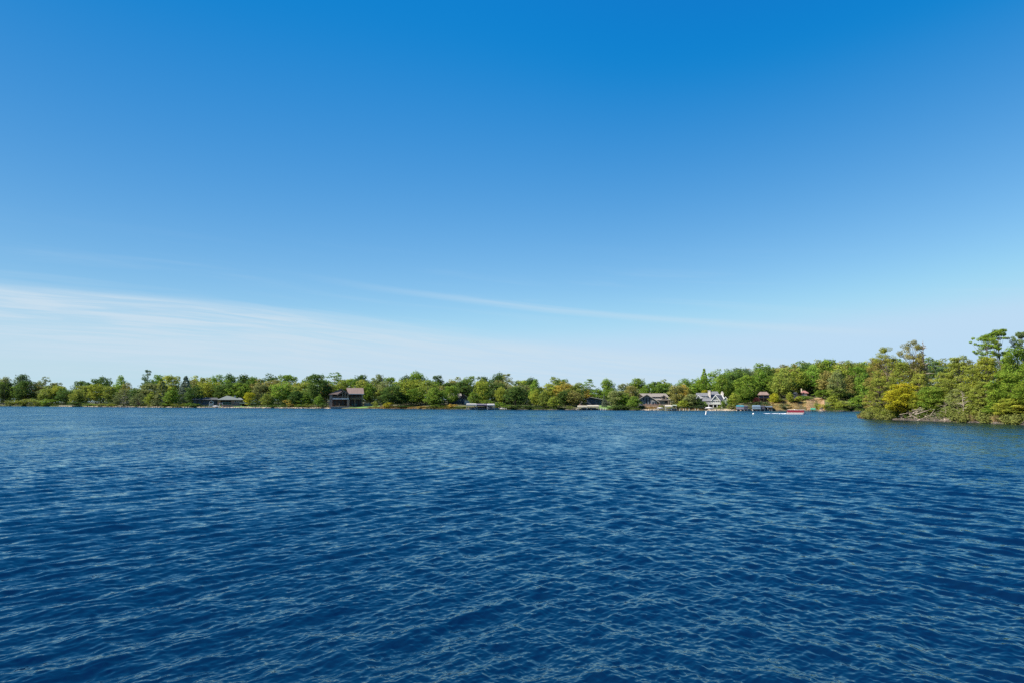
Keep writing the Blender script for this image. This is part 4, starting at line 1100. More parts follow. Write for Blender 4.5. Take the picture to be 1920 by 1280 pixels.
def timber_house():
    S = Site('timber_house', 648, 760.5, 9, 'two-storey timber lake house with pinkish metal roof, big front gable and balcony', 'house')
    S.skirt(STONE, 619, 681, 1, 30, 760.3)
    # front gabled block, roof running away from the lake
    S.box('wall', DARKBROWN, 620.5, 655, 739, 760, 8, 30, label='shaded glazed wall under the gable')
    S.prism('wall', DARKBROWN, [(623.5, 739), (654, 739), (639, 729.8)], 7.8, 30, label='gable wall')
    rf = S.slab('roof', SHINGLE_PINK, [(616.8, 738.6, -3), (616.8, 738.6, 32), (639.2, 728.0, 32), (639.2, 728.0, -3)], 0.35)
    S.slab('roof', SHINGLE_PINK, [(639.2, 728.0, -3), (639.2, 728.0, 32), (656.5, 738.2, 32), (656.5, 738.2, -3)], 0.35)
    S.prism('fascia', mat('cedar_fascia', (0.24, 0.16, 0.11), 0.8, 0.2), [(616.6, 738.9), (639.2, 728.2), (656.8, 738.5), (656.8, 739.9), (639.2, 729.9), (616.6, 740.2)], -3.5, -3.05, rf)
    # smaller nested gable in front
    pg = S.slab('porch_roof', SHINGLE_PINK, [(632.5, 739.6, -7), (632.5, 739.6, 2), (644.5, 732.4, 2), (644.5, 732.4, -7)], 0.3)
    S.slab('porch_roof', SHINGLE_PINK, [(644.5, 732.4, -7), (644.5, 732.4, 2), (655.2, 739.0, 2), (655.2, 739.0, -7)], 0.3)
    S.prism('fascia', M['cedar_fascia'], [(632.3, 739.8), (644.5, 732.5), (655.4, 739.2), (655.4, 740.5), (644.5, 734.1), (632.3, 741.1)], -7.4, -7.05, pg)
    S.slab('eave_roof', SHINGLE_PINK, [(616.8, 738.8, -8), (633, 738.8, -8), (641.5, 732.3, -3.7), (636.5, 730.2, -3.7)], 0.25, label='tan brown eave slope left of the front gable')
    for x, w in ((641.3, 1.1), (646.0, 1.2), (650.6, 1.6)): S.box('post', TAN, x, x + w, 735.5 if x < 650 else 738.6, 745, -6.6, -5.6)
    S.box('stone_pier', STONE, 618.8, 624, 740, 762.5, -7, -1.5); S.box('stone_pier', STONE, 650.3, 654.6, 748.4, 762.5, -7, -1.5)
    S.box('balcony', PALESTONE, 624.2, 653.8, 745.2, 748.2, -7.6, 7.6, label='pale stone balcony front')
    mb = MB()
    for x in frange(625, 653, 13): S.box('', None, x, x + 0.25, 742.9, 745.2, -7.3, -7.0, mb=mb)
    S.box('', None, 624.4, 653.6, 742.5, 742.9, -7.35, -6.95, mb=mb)
    mb.build('railing', TAN, S.root)
    for x in (626.5, 632, 637.5): S.window(x, x + 4.2, 740.4, 744.8, 7.9, BROWN)
    for x in (643, 648): S.window(x, x + 3.2, 735, 744.6, 7.7, TAN)
    for x in (626, 633, 640): S.window(x, x + 5.8, 750, 759.2, 8, DARKBROWN, name='garage_door')
    S.box('post', TAN, 636, 637, 755.5, 760.3, -5, -4.2)
    # right wing, roof facing the lake
    wf = S.slab('wing_roof', SHINGLE_PINK, [(652.5, 737.6, -5), (680.8, 737.6, -5), (679.8, 726.2, 12), (648.6, 726.2, 12)], 0.35, label='pinkish standing seam roof of the right wing')
    S.slab('wing_roof', SHINGLE_PINK, [(679.8, 726.2, 12), (680.8, 738.6, 30), (648, 738.6, 30), (648.6, 726.2, 12)], 0.35)
    S.box('gutter', STEEL, 652.5, 681, 737.4, 738.3, -5.8, -5.1, wf)
    S.box('chimney', CONCRETE, 663.4, 665.2, 722.4, 730, 14, 16, wf)
    S.box('wall', DARKBROWN, 655.2, 679, 738.4, 760, 6, 29.5, label='shaded wall behind the veranda')
    S.prism('wall', BROWN, [(678.9, 738.4), (679.1, 738.4), (679.0, 727)], 10, 14)
    S.box('veranda_floor', TAN, 655, 679.4, 746.3, 747.4, -4.6, 6)
    mb = MB()
    for x in frange(655.5, 678.6, 14): S.box('', None, x, x + 0.2, 743.6, 746.2, -4.2, -3.9, mb=mb)
    S.box('', None, 655.2, 679, 743.2, 743.6, -4.3, -3.8, mb=mb)
    mb.build('railing', TAN, S.root)
    for x, a in ((664.2, 747.4), (677.2, 747.4)): S.box('post', TAN, x, x + 0.95, a, 760.3, -4, -3)
    S.box('post', STONE, 676.4, 679, 738.3, 746.2, -4.4, -2.4)
    for x in (657, 664.5, 671): S.window(x, x + 4.2, 739.6, 745.8, 6, BROWN)
    for x in (657, 666, 672): S.window(x, x + 5.0, 749.2, 758.6, 6, DARKBROWN)
    L = Site('boat_landing', 640, 763.5, 1.0, 'pale concrete boat landing in front of the timber house', 'landing')
    L.box('slab', CONCRETE, 621, 656, 761.6, 766, -5, 14); L.box('kerb', STONE, 656, 672, 762.4, 766, -2, 3)
    for x, lab in ((661.3, 'dark green deck chair left under the veranda of the timber house'), (667.5, 'dark green deck chair right under the veranda of the timber house')):
        Cc = Site('deck_chair', x, 760.2, 8, lab, 'chair', 'chairs under the veranda')
        Cc.box('seat', mat('dark_green_paint', (0.03, 0.09, 0.07), 0.6, 0.1), x - 1.1, x + 1.1, 758.6, 758.9, -1.4, 0.8)
        Cc.slab('backrest', M['dark_green_paint'], [(x - 1.1, 758.8, 0.8), (x + 1.1, 758.8, 0.8), (x + 1.1, 755.9, 1.7), (x - 1.1, 755.9, 1.7)], 0.06)
        for xx in (x - 1.1, x + 0.9):
            Cc.box('leg', M['dark_green_paint'], xx, xx + 0.2, 758.9, 760.6, -1.3, -1.05); Cc.box('leg', M['dark_green_paint'], xx, xx + 0.2, 758.9, 760.6, 0.5, 0.75)
    Bd = Site('boulder_wall', 698, 757.5, 15, 'pale boulder terrace wall right of the timber house', 'wall')
    rr = random.Random(2)
    for i in range(22):
        mb = MB(); x = 684 + i * 1.45 + rr.uniform(-.3, .3); h = rr.uniform(1.6, 4.6); w = rr.uniform(0.8, 1.2)
        q = [(x - w, 760, 0), (x + w, 760, 0), (x + w, 760, 2.4), (x - w, 760, 2.4)]; t = [(x - w * .7, 758 - h, .5), (x + w * .6, 758 - h + .4, .4), (x + w * .7, 758 - h, 2), (x - w * .6, 758 - h + .3, 2)]
        mb.loft([[Bd.P(*p) for p in q], [Bd.P(*p) for p in t]]); mb.build('boulder', M_STONE, Bd.root)

def dark_cabin():
    S = Site('dark_cabin', 858, 752.2, 20, 'dark cabin with shade-blue walls half hidden by trees with two grey roof slopes', 'house')
    S.skirt(SHADEBLUE, 840, 879, 0, 20, 752)
    S.box('wall', SHADEBLUE, 840, 879, 744.6, 752.2, 0, 20)
    S.slab('roof', SHINGLE_GREY, [(838, 745, -3), (867.5, 745, -3), (864.5, 736.6, 9), (841, 736.6, 9)], 0.25)
    S.slab('roof', SHINGLE_GREY, [(841, 736.6, 9), (864.5, 736.6, 9), (867, 745, 22), (838, 745, 22)], 0.25)
    S.prism('dormer', DARKBROWN, [(862.5, 744.8), (873.8, 744.8), (867.8, 737.3)], -2.6, 8.8)
    S.slab('roof', SHINGLE_GREY, [(868.4, 737.6, -3.5), (868.4, 737.6, 12), (880, 746, 12), (880, 746, -3.5)], 0.25)
    for x in (842, 846.5, 857, 861.5, 869): S.window(x, x + 3, 746.4, 750.4, 0)
    T = Site('patio_wall', 879, 753, 18, 'pale terrace wall with seats beside the dark cabin', 'wall')
    T.box('wall_stretch', PALESTONE, 871, 887, 749.8, 757, 0, 5); T.box('coping', CONCRETE, 870.7, 887.3, 749.3, 749.8, -0.4, 5.3)
    T.box('pier', PALESTONE, 878, 879.4, 745.4, 749.3, 1, 2.4); T.box('pier', PALESTONE, 882.8, 884, 746.4, 749.3, 1, 2.4)

def low_house():
    S = Site('low_dark_house', 1118, 757.2, 22, 'low dark house with shade-blue walls and a wide shallow gable behind the cream canopies', 'house')
    S.skirt(SHADEBLUE, 1101, 1135, 0, 24, 757)
    S.prism('wall', SHADEBLUE, [(1101, 757.2), (1135, 757.2), (1135, 749.3), (1106.5, 744.2), (1101, 746.5)], 0, 24)
    S.slab('roof', SHINGLE_DARK, [(1106.5, 743.2, -3), (1106.5, 743.2, 26), (1137, 749.0, 26), (1137, 749.0, -3)], 0.3)
    S.slab('roof', SHINGLE_DARK, [(1099.5, 746.8, -3), (1099.5, 746.8, 26), (1106.5, 743.2, 26), (1106.5, 743.2, -3)], 0.3)
    S.prism('fascia', mat('grey_trim', (0.34, 0.32, 0.29), 0.7, 0.1), [(1106.5, 743.1), (1137.2, 748.9), (1137.2, 749.7), (1106.5, 743.9)], -3.5, -3.05)
    for x in (1102, 1108.5, 1116, 1123.5, 1129): S.window(x, x + 3.4, 749.6, 753.4, 0, mat('grey_blue_trim', (0.18, 0.24, 0.32), 0.6, 0.1))
    D = Site('garden_shed', 1088.5, 757.4, 20, 'small pale pink shed beneath the trees left of the low dark house', 'shed')
    D.box('wall', BRICK, 1085.6, 1091.6, 753, 759.5, 0, 5); D.hip('roof', SHINGLE_GREY, 1085, 1092.2, -0.6, 5.6, 752.9, 1087, 1090.2, 2.5, 750.4); D.window(1087.5, 1089.6, 753.8, 757, 0, WHITE, name='door')

def grey_house():
    S = Site('grey_shingled_house', 1228, 759.6, 18, 'rambling grey shingled house with a long sloping gable and small lit dormer', 'house')
    S.skirt(STONE, 1198, 1257, 2, 26, 759.4)
    S.prism('wall', SHADEGREY, [(1198.5, 759.6), (1232, 759.6), (1232, 751.2), (1213.8, 739.8), (1198.5, 748)], 0, 26, label='shaded blue-grey gable wall')
    r1 = S.slab('roof', SHINGLE_GREY, [(1213.8, 738.0, -3), (1213.8, 738.0, 26), (1236.5, 753.0, 26), (1236.5, 753.0, -3)], 0.3)
    S.slab('roof', SHINGLE_GREY, [(1196, 748.6, -3), (1196, 748.6, 26), (1213.8, 738.0, 26), (1213.8, 738.0, -3)], 0.3)
    S.prism('fascia', mat('grey_trim', (0.34, 0.32, 0.29)), [(1195.8, 748.7), (1213.8, 737.9), (1237, 753.1), (1237, 754.3), (1213.8, 739.2), (1195.8, 749.9)], -3.5, -3.05, r1)
    S.box('wall', SUNLITTAN, 1232.2, 1256.5, 748.9, 759.6, 3, 25)
    r2 = S.slab('roof', SHINGLE_GREY, [(1217, 749.2, 0), (1258.5, 749.2, 0), (1248.6, 736.6, 14), (1199.5, 736.6, 14)], 0.3, label='long grey roof facing the lake')
    S.slab('roof', SHINGLE_GREY, [(1199.5, 736.6, 14), (1248.6, 736.6, 14), (1258.5, 749.2, 28), (1199.5, 749.2, 28)], 0.3)
    S.slab('roof', SHINGLE_GREY, [(1248.6, 736.6, 14), (1248.7, 736.6, 14.1), (1258.5, 749.2, 28), (1258.5, 749.2, 0)], 0.3)
    d1 = S.prism('dormer', SUNLITTAN, [(1239.8, 747.2), (1249, 747.2), (1249, 743), (1244.6, 740.4), (1239.8, 743)], 0.8, 12, label='small sunlit tan dormer')
    S.slab('dormer_roof', SHINGLE_GREY, [(1244.6, 739.8, 0), (1244.6, 739.8, 13), (1250.2, 743.6, 13), (1250.2, 743.6, 0)], 0.2, d1); S.slab('dormer_roof', SHINGLE_GREY, [(1238.8, 743.6, 0), (1238.8, 743.6, 13), (1244.6, 739.8, 13), (1244.6, 739.8, 0)], 0.2, d1)
    S.window(1242.4, 1246.4, 742.6, 746.2, 0.8, BROWN, d1)
    d2 = S.box('shed_dormer', SHADEGREY, 1223, 1239.2, 742.6, 747.2, 3, 13)
    S.slab('dormer_roof', SHINGLE_GREY, [(1222.2, 742.9, 1.6), (1239.6, 742.9, 1.6), (1239.6, 740.4, 12), (1222.2, 740.4, 12)], 0.2, d2)
    for x in (1225, 1229.5, 1234): S.window(x, x + 3.6, 743.4, 746.4, 3, WHITE, d2)
    S.box('chimney', STONE, 1218.4, 1221, 735.4, 741, 13, 16, r2)
    for x, a, b in ((1201, 749, 757), (1206, 744.5, 750), (1211.2, 744.5, 757), (1216.5, 744.5, 757), (1223, 752.2, 758), (1227.5, 752.2, 758)): S.window(x, x + 3.4, a, b, 0, mat('grey_blue_trim', (0.18, 0.24, 0.32)))
    for x in (1234.5, 1239.5): S.window(x, x + 3.6, 750.8, 754.6, 3, WHITE)
    S.window(1246.2, 1250.6, 750.4, 754.8, 3, DARKBROWN)
    for x in (1252.6, 1255.4): S.box('porch_post', SUNLITTAN, x, x + 0.9, 749.4, 759.6, 0.6, 1.5)
    T = Site('patio_wall', 1222, 761, 13, 'plum and stone patio wall below the grey shingled house', 'wall')
    T.box('wall_stretch', STONE, 1206, 1240, 757.6, 763, 0, 3); T.box('coping', BRICK, 1205.6, 1240.4, 757.1, 757.6, -0.4, 3.4)
    for x in (1211, 1219, 1227, 1236): T.box('pier', BRICK, x, x + 1.3, 755.6, 757.1, 0.4, 1.7)
    H = Site('boulder_wall', 1204, 762, 4, 'shaded boulder wall left of the golden bank', 'wall')
    rr = random.Random(9)
    for i in range(8):
        x = 1199.5 + i * 1.3; h = rr.uniform(1.2, 3.6)
        MB().loft([[H.P(*p) for p in [(x - .9, 766, 0), (x + .9, 766, 0), (x + .9, 766, 2.5), (x - .9, 766, 2.5)]], [H.P(*p) for p in [(x - .6, 762 - h, .6), (x + .5, 762.3 - h, .4), (x + .6, 762 - h, 2), (x - .5, 762.2 - h, 2)]]]).build('boulder', M_DARKSTONE, H.root)

def white_house():
    S = Site('white_trimmed_house', 1335, 763.2, 14, 'large white-trimmed lake house with slate roofs, two pale chimneys and a white balcony', 'house')
    S.skirt(PALESTONE, 1308, 1361, 2, 34, 763)
    S.box('wall', SHADEGREEN, 1308, 1360, 750, 763.2, 6, 34, label='shaded ground floor wall')
    S.box('wall', SHADEGREEN, 1309, 1334, 745.8, 750, 9, 34); S.box('wall', SHADEGREEN, 1333.5, 1349.5, 749.8, 756, -1, 6)
    r1 = S.slab('roof', SHINGLE_SLATE, [(1303, 747.5, 4), (1335, 747.5, 4), (1334, 735.6, 18), (1307, 735.6, 18)], 0.3, label='long slate roof left of the chimney')
    S.slab('roof', SHINGLE_SLATE, [(1307, 735.6, 18), (1334, 735.6, 18), (1335, 748, 34), (1303, 748, 34)], 0.3)
    r2 = S.slab('roof', SHINGLE_SLATE, [(1332.5, 746, 8), (1352, 746, 8), (1346, 732.8, 22), (1335, 732.8, 22)], 0.3)
    S.slab('roof', SHINGLE_SLATE, [(1335, 732.8, 22), (1346, 732.8, 22), (1352, 748, 36), (1330, 748, 36)], 0.3)
    S.slab('porch_roof', SHINGLE_SLATE, [(1317.5, 751.0, -3), (1334, 751.0, -3), (1334, 745.4, 5), (1319, 745.4, 5)], 0.25, label='low slate porch roof')
    # small gable at the left
    g1 = S.prism('gable', SHADEGREEN, [(1307.6, 747), (1315.2, 747), (1311.3, 740.6)], 0.5, 14)
    S.prism('bargeboard', WHITE, [(1306.8, 745.6), (1311.3, 739.4), (1315.9, 745.6), (1315.9, 746.9), (1311.3, 741.0), (1306.8, 746.9)], -0.6, 0.3, g1)
    S.window(1310, 1312.8, 743.8, 746.6, 0.5, WHITE, g1)
    d = S.box('shed_dormer', WHITE, 1316.6, 1327.6, 741.2, 745.2, 5, 14)
    S.slab('dormer_roof', SHINGLE_SLATE, [(1316, 741.4, 4), (1328.2, 741.4, 4), (1328.2, 739.4, 14), (1316, 739.4, 14)], 0.18, d)
    for x in (1318.2, 1321.2, 1324.2): S.window(x, x + 2.4, 742.4, 744.6, 5, WHITE, d)
    # the big front gable
    g2 = S.prism('gable', SHADEGREEN, [(1334.6, 751), (1348.6, 751), (1341.6, 740.8)], -1.2, 12, label='gable coloured grey-green as shade, with a white bargeboard')
    S.prism('bargeboard', WHITE, [(1332.8, 750.4), (1341.6, 739.2), (1350.4, 750.4), (1350.4, 752.3), (1341.6, 741.2), (1332.8, 752.3)], -2.6, -1.5, g2)
    S.window(1338.8, 1344.4, 745.8, 748.6, -1.2, WHITE, g2)
    S.box('trim_band', WHITE, 1336.2, 1347.2, 749.1, 750.1, -1.9, -1.3, g2)
    rr2 = S.slab('roof', SHINGLE_SLATE, [(1342.2, 739.4, -1.3), (1342.2, 739.4, 14), (1352.2, 750.8, 14), (1352.2, 750.8, -1.3)], 0.25)
    S.slab('roof', SHINGLE_SLATE, [(1342.6, 739.6, 4), (1352.6, 739.6, 10), (1359, 749.6, 10), (1349.5, 749.6, 0)], 0.25, label='slate slope right of the big gable')
    S.slab('bargeboard', WHITE, [(1352.2, 738.6, 9.5), (1353.8, 738.6, 9.7), (1361.8, 753.6, 6.2), (1360, 753.6, 6)], 0.3, rr2)
    S.box('trim_band', WHITE, 1342.4, 1352, 738.6, 739.5, 9.2, 10, rr2)
    g3 = S.prism('gable', SHADEGREEN, [(1357, 753.5), (1363.4, 753.5), (1363.4, 749), (1359.8, 743.8), (1357, 747)], 7, 16)
    S.prism('bargeboard', WHITE, [(1355.8, 746.4), (1359.8, 742.4), (1364.2, 748.6), (1364.2, 750), (1359.8, 744), (1355.8, 748)], 6, 6.7, g3)
    S.box('wall', SHADEGREEN, 1350, 1360.8, 749.8, 756, 4, 10); S.box('wall', WHITE, 1359.5, 1363.8, 753.4, 763, 7.5, 16)
    for x in (1336, 1338.9, 1341.8, 1344.7): S.window(x, x + 2.6, 750.4, 754.2, -1, WHITE)
    S.window(1349.8, 1353.2, 749.8, 753.6, 4, WHITE)
    for x in (1321.5, 1325.5, 1329.5): S.window(x, x + 3, 750.9, 754, 6, WHITE)
    c1 = S.box('chimney', PALESTONE, 1328.4, 1333.3, 731.6, 746, 7, 12, r1); S.box('chimney_cap', PALESTONE, 1328.0, 1333.7, 731.0, 731.6, 6.6, 12.4, c1)
    c2 = S.box('chimney', PALESTONE, 1351.6, 1356.4, 735, 750, 11, 15, r2); S.box('chimney_cap', PALESTONE, 1352.6, 1355.0, 733, 735, 12, 14, c2)
    S.box('balcony', WHITE, 1320.5, 1353.6, 756, 757.1, -6, 5.8)
    mb = MB()
    for x in frange(1321, 1353, 30): S.box('', None, x, x + 0.35, 753.9, 756, -5.7, -5.4, mb=mb)
    S.box('', None, 1320.6, 1353.5, 753.4, 753.9, -5.8, -5.3, mb=mb); mb.build('railing', WHITE, S.root)
    for x in (1321.2, 1328.6, 1336.8, 1343.6, 1351.8): S.box('post', WHITE, x, x + 1.1, 757.1, 764.5, -5.4, -4.3)
    for x in (1322.8, 1330.5, 1338.6, 1345.4): S.window(x, x + 4.8, 758.2, 762.8, 6, WHITE)
    W = Site('garden_wall', 1371, 760.5, 10, 'tumbled pink stone garden wall right of the white house', 'wall')
    rr = random.Random(12)
    for i in range(13):
        x = 1360.5 + i * 1.15; h = 5.6 - 0.35 * i + rr.uniform(-.6, .6)
        MB().loft([[W.P(*p) for p in [(x - .8, 764, 0), (x + .8, 764, 0), (x + .8, 764, 2.5), (x - .8, 764, 2.5)]], [W.P(*p) for p in [(x - .55, 762 - h, .6), (x + .5, 762.3 - h, .4), (x + .55, 762 - h, 2), (x - .5, 762.2 - h, 2)]]]).build('boulder', BRICK if i % 3 == 0 else M_STONE, W.root)

def hill_houses():
    S = Site('brown_roofed_house', 1432, 746, 26, 'house on the hill with a pinkish brown hipped roof and shaded dark front', 'house')
    S.skirt(DARKBROWN, 1424, 1441, 0, 15, 746)
    S.box('wall', SHADEBLUE, 1424, 1441, 739.2, 746, 0, 15)
    S.hip('roof', SHINGLE_PINK, 1421.2, 1442.2, -3, 18, 739.2, 1425.6, 1437.6, 7, 733.6)
    for x, w in ((1425.5, 3), (1429.6, 2.6), (1433, 3.4), (1437, 3.2)): S.window(x, x + w, 740.8, 744, 0, mat('grey_blue_trim', (0.18, 0.24, 0.32)))
    S.box('deck', DARKBROWN, 1422.6, 1441.6, 745, 745.6, -4, -0.1)
    for x in (1423, 1431.6, 1440.6): S.box('post', DARKBROWN, x, x + 0.7, 739.4, 750, -3.8, -3.1)
    Rr = Site('little_red_house', 1508, 742.6, 33, 'little red-brown house with a cream chimney on top of the bare slope', 'house')
    Rr.skirt(STONE, 1503, 1514.5, 0, 9, 742.4)
    Rr.box('wall', REDWALL, 1503, 1514.5, 735.8, 742.6, 0, 9)
    rf = Rr.hip('roof', mat('red_brown_roof', (0.22, 0.10, 0.085), 0.85, 0.2, 2.0), 1501.6, 1516, -1.6, 10.6, 735.8, 1505, 1510, 4.5, 731.4)
    Rr.box('chimney', mat('cream_stone', (0.52, 0.46, 0.33), 0.9, 0.15), 1502.6, 1504.6, 727.6, 735.6, 3, 5, rf)
    for x in (1504, 1506.6, 1509.4): Rr.window(x, x + 2.1, 737, 740.6, 0, WHITE)
    Rr.window(1512, 1514, 737, 742.2, 0, DARKBROWN, name='door')
    Rr.box('deck', TAN, 1509, 1520, 742.6, 743.4, -3, 2)
    for x in (1510, 1514, 1518.6): Rr.box('post', TAN, x, x + 0.5, 743.4, 747.5, -2.6, -2.1)
    D = Site('garden_shed', 1491, 744, 32, 'dark plum shed half hidden left of the little red house', 'shed')
    D.box('wall', PURPLE, 1487.4, 1495, 737.8, 746, 0, 6); D.hip('roof', SHINGLE_DARK, 1486.6, 1496, -1, 7, 737.8, 1489, 1493, 3, 734)
    D.window(1491, 1493.4, 739, 742, 0, WHITE)

# ---- boats, lifts, docks
def hull(L, Bm, H, n=9, bow=0.45, sheer=0.18):
    """Runabout hull: pointed bow at +x, flat transom."""
    rings = []
    for i in range(n):
        t = i / (n - 1); x = (t - 0.5) * L
        w = Bm / 2 * (1 if t < bow else max(0.04, math.cos((t - bow) / (1 - bow) * math.pi / 2) ** 0.75))
        z1 = H * (0.85 + sheer * t * t); z0 = H * (0.0 if t < 0.75 else 0.55 * ((t - 0.75) / 0.25) ** 2)
        rings.append([(x, -w, z1), (x, -w * 0.82, (z0 + z1) * 0.45), (x, -w * 0.28, z0 * 0.8), (x, w * 0.28, z0 * 0.8), (x, w * 0.82, (z0 + z1) * 0.45), (x, w, z1)])
    return MB().loft(rings)

def runabout(x, base, d, L, label, stripe=RED, rz=0.0, Y=None, cover=None, group='runabouts stored on lifts'):
    Yy = shore_Y(x) + d if Y is None else Y
    p = at(x, base, Yy)
    root = empty('motor_boat', p, label, 'boat', group, rz=-math.atan2(p.x, p.y) + rz)
    B_ = L * 0.36; H = L * 0.17
    hull(L, B_, H).build('hull', GELCOAT, root)
    hull(L * 1.006, B_ * 1.03, H * 0.28).build('stripe', stripe, root).location.z = H * 0.42
    if cover:
        MB().loft([[(-L * .44, -B_ * .42, H * .9), (-L * .44, B_ * .42, H * .9), (-L * .44, 0, H * 1.25)], [(0, -B_ * .44, H * .95), (0, B_ * .44, H * .95), (0, 0, H * 1.75)], [(L * .42, -B_ * .12, H * 1.02), (L * .42, B_ * .12, H * 1.02), (L * .42, 0, H * 1.1)]]).build('cover', cover, root)
    else:
        MB().slab((L * .05, -B_ * .36, H * .95), (L * .05, B_ * .36, H * .95), (-L * .06, B_ * .3, H * 1.5), (-L * .06, -B_ * .3, H * 1.5), 0.03).build('windshield', M['glass'], root)
        for yy in (-0.22, 0.22): MB().box(-L * .25, -L * .13, B_ * (yy - .12), B_ * (yy + .12), H * .8, H * 1.25).build('seat', VINYL, root)
    MB().box(-L * .56, -L * .49, -B_ * .09, B_ * .09, H * .2, H * 1.3).build('outboard_motor', BLACK, root)
    return root

def boat_lift(x0, x1, top, drop, d, canvas, label, base, depth=9.0, side=None, group='canopied boat lifts'):
    """Steel lift frame with a canvas canopy."""
    cx = (x0 + x1) / 2
    S = Site('boat_lift', cx, base, d, label, 'boat lift', group)
    k = S.k; X0, X1 = S.X(x0), S.X(x1); Zt, Ze = S.Z(top), S.Z(top + drop * 0.45); Zb = S.Z(top + drop)
    D = depth / 2
    n = 7; rings = []
    for i in range(n):                           # arched canopy, ends sloped like a hipped tent
        t = i / (n - 1); y = -D + 2 * D * t; z = Ze + (Zt - Ze) * math.sin(math.pi * (0.12 + 0.76 * t))
        ins = 0.25 * (X1 - X0) * 0.0
        rings.append([(X0, y, z - 0.1), (X0 + 0.08 * (X1 - X0), y, z + 0.02), (X1 - 0.08 * (X1 - X0), y, z + 0.02), (X1, y, z - 0.1), (X1, y, z - 0.16), (X0, y, z - 0.16)])
    c = MB().loft(rings).build('canopy', canvas, S.root)
    mb = MB(); mb.box(X0, X1, -D - 0.04, -D + 0.02, Zb, Ze - 0.05).box(X0, X1, D - 0.02, D + 0.04, Zb, Ze - 0.05)
    mb.box(X0 - 0.03, X0 + 0.03, -D + 0.03, D - 0.03, Zb, Ze - 0.05).box(X1 - 0.03, X1 + 0.03, -D + 0.03, D - 0.03, Zb, Ze - 0.05)
    mb.build('valance', side or canvas, S.root)
    zl = min(S.ground - 0.8, -S.root.location.z - 0.8)
    for xx in (X0 + 0.25, X1 - 0.25):
        for yy in (-D + 0.4, D - 0.4):
            MB().tube((xx, yy, zl), (xx, yy, Ze - 0.05), 0.06, 0.06).build('post', STEEL, S.root)
    zc = S.Z(base) + 0.25
    mb = MB()
    for yy in (-D + 0.4, D - 0.4): mb.tube((X0 + 0.25, yy, zc), (X1 - 0.25, yy, zc), 0.05, 0.05)
    for xx in (X0 + 0.9, X1 - 0.9): mb.tube((xx, -D + 0.4, zc + 0.06), (xx, D - 0.4, zc + 0.06), 0.05, 0.05)
    mb.build('cradle', STEEL, S.root)
    return S

def dock(x0, x1, base, d, label, posts, post_h=4.0, deck=DECKWOOD, group=None, Y=None):
    cx = (x0 + x1) / 2
    S = Site('dock', cx, base, d, label, 'dock', group, Y=Y)
    S.box('deck', deck, x0, x1, base - 1.6, base - 1.1, -4, 2)
    for x in posts:
        MB().tube((S.X(x), -4.3 * S.k, -1.2), (S.X(x), -4.3 * S.k, S.Z(base - post_h)), 0.13, 0.12, 8).build('post', mat('weathered_white', (0.5, 0.47, 0.42), 0.8, 0.15), S.root)
    return S

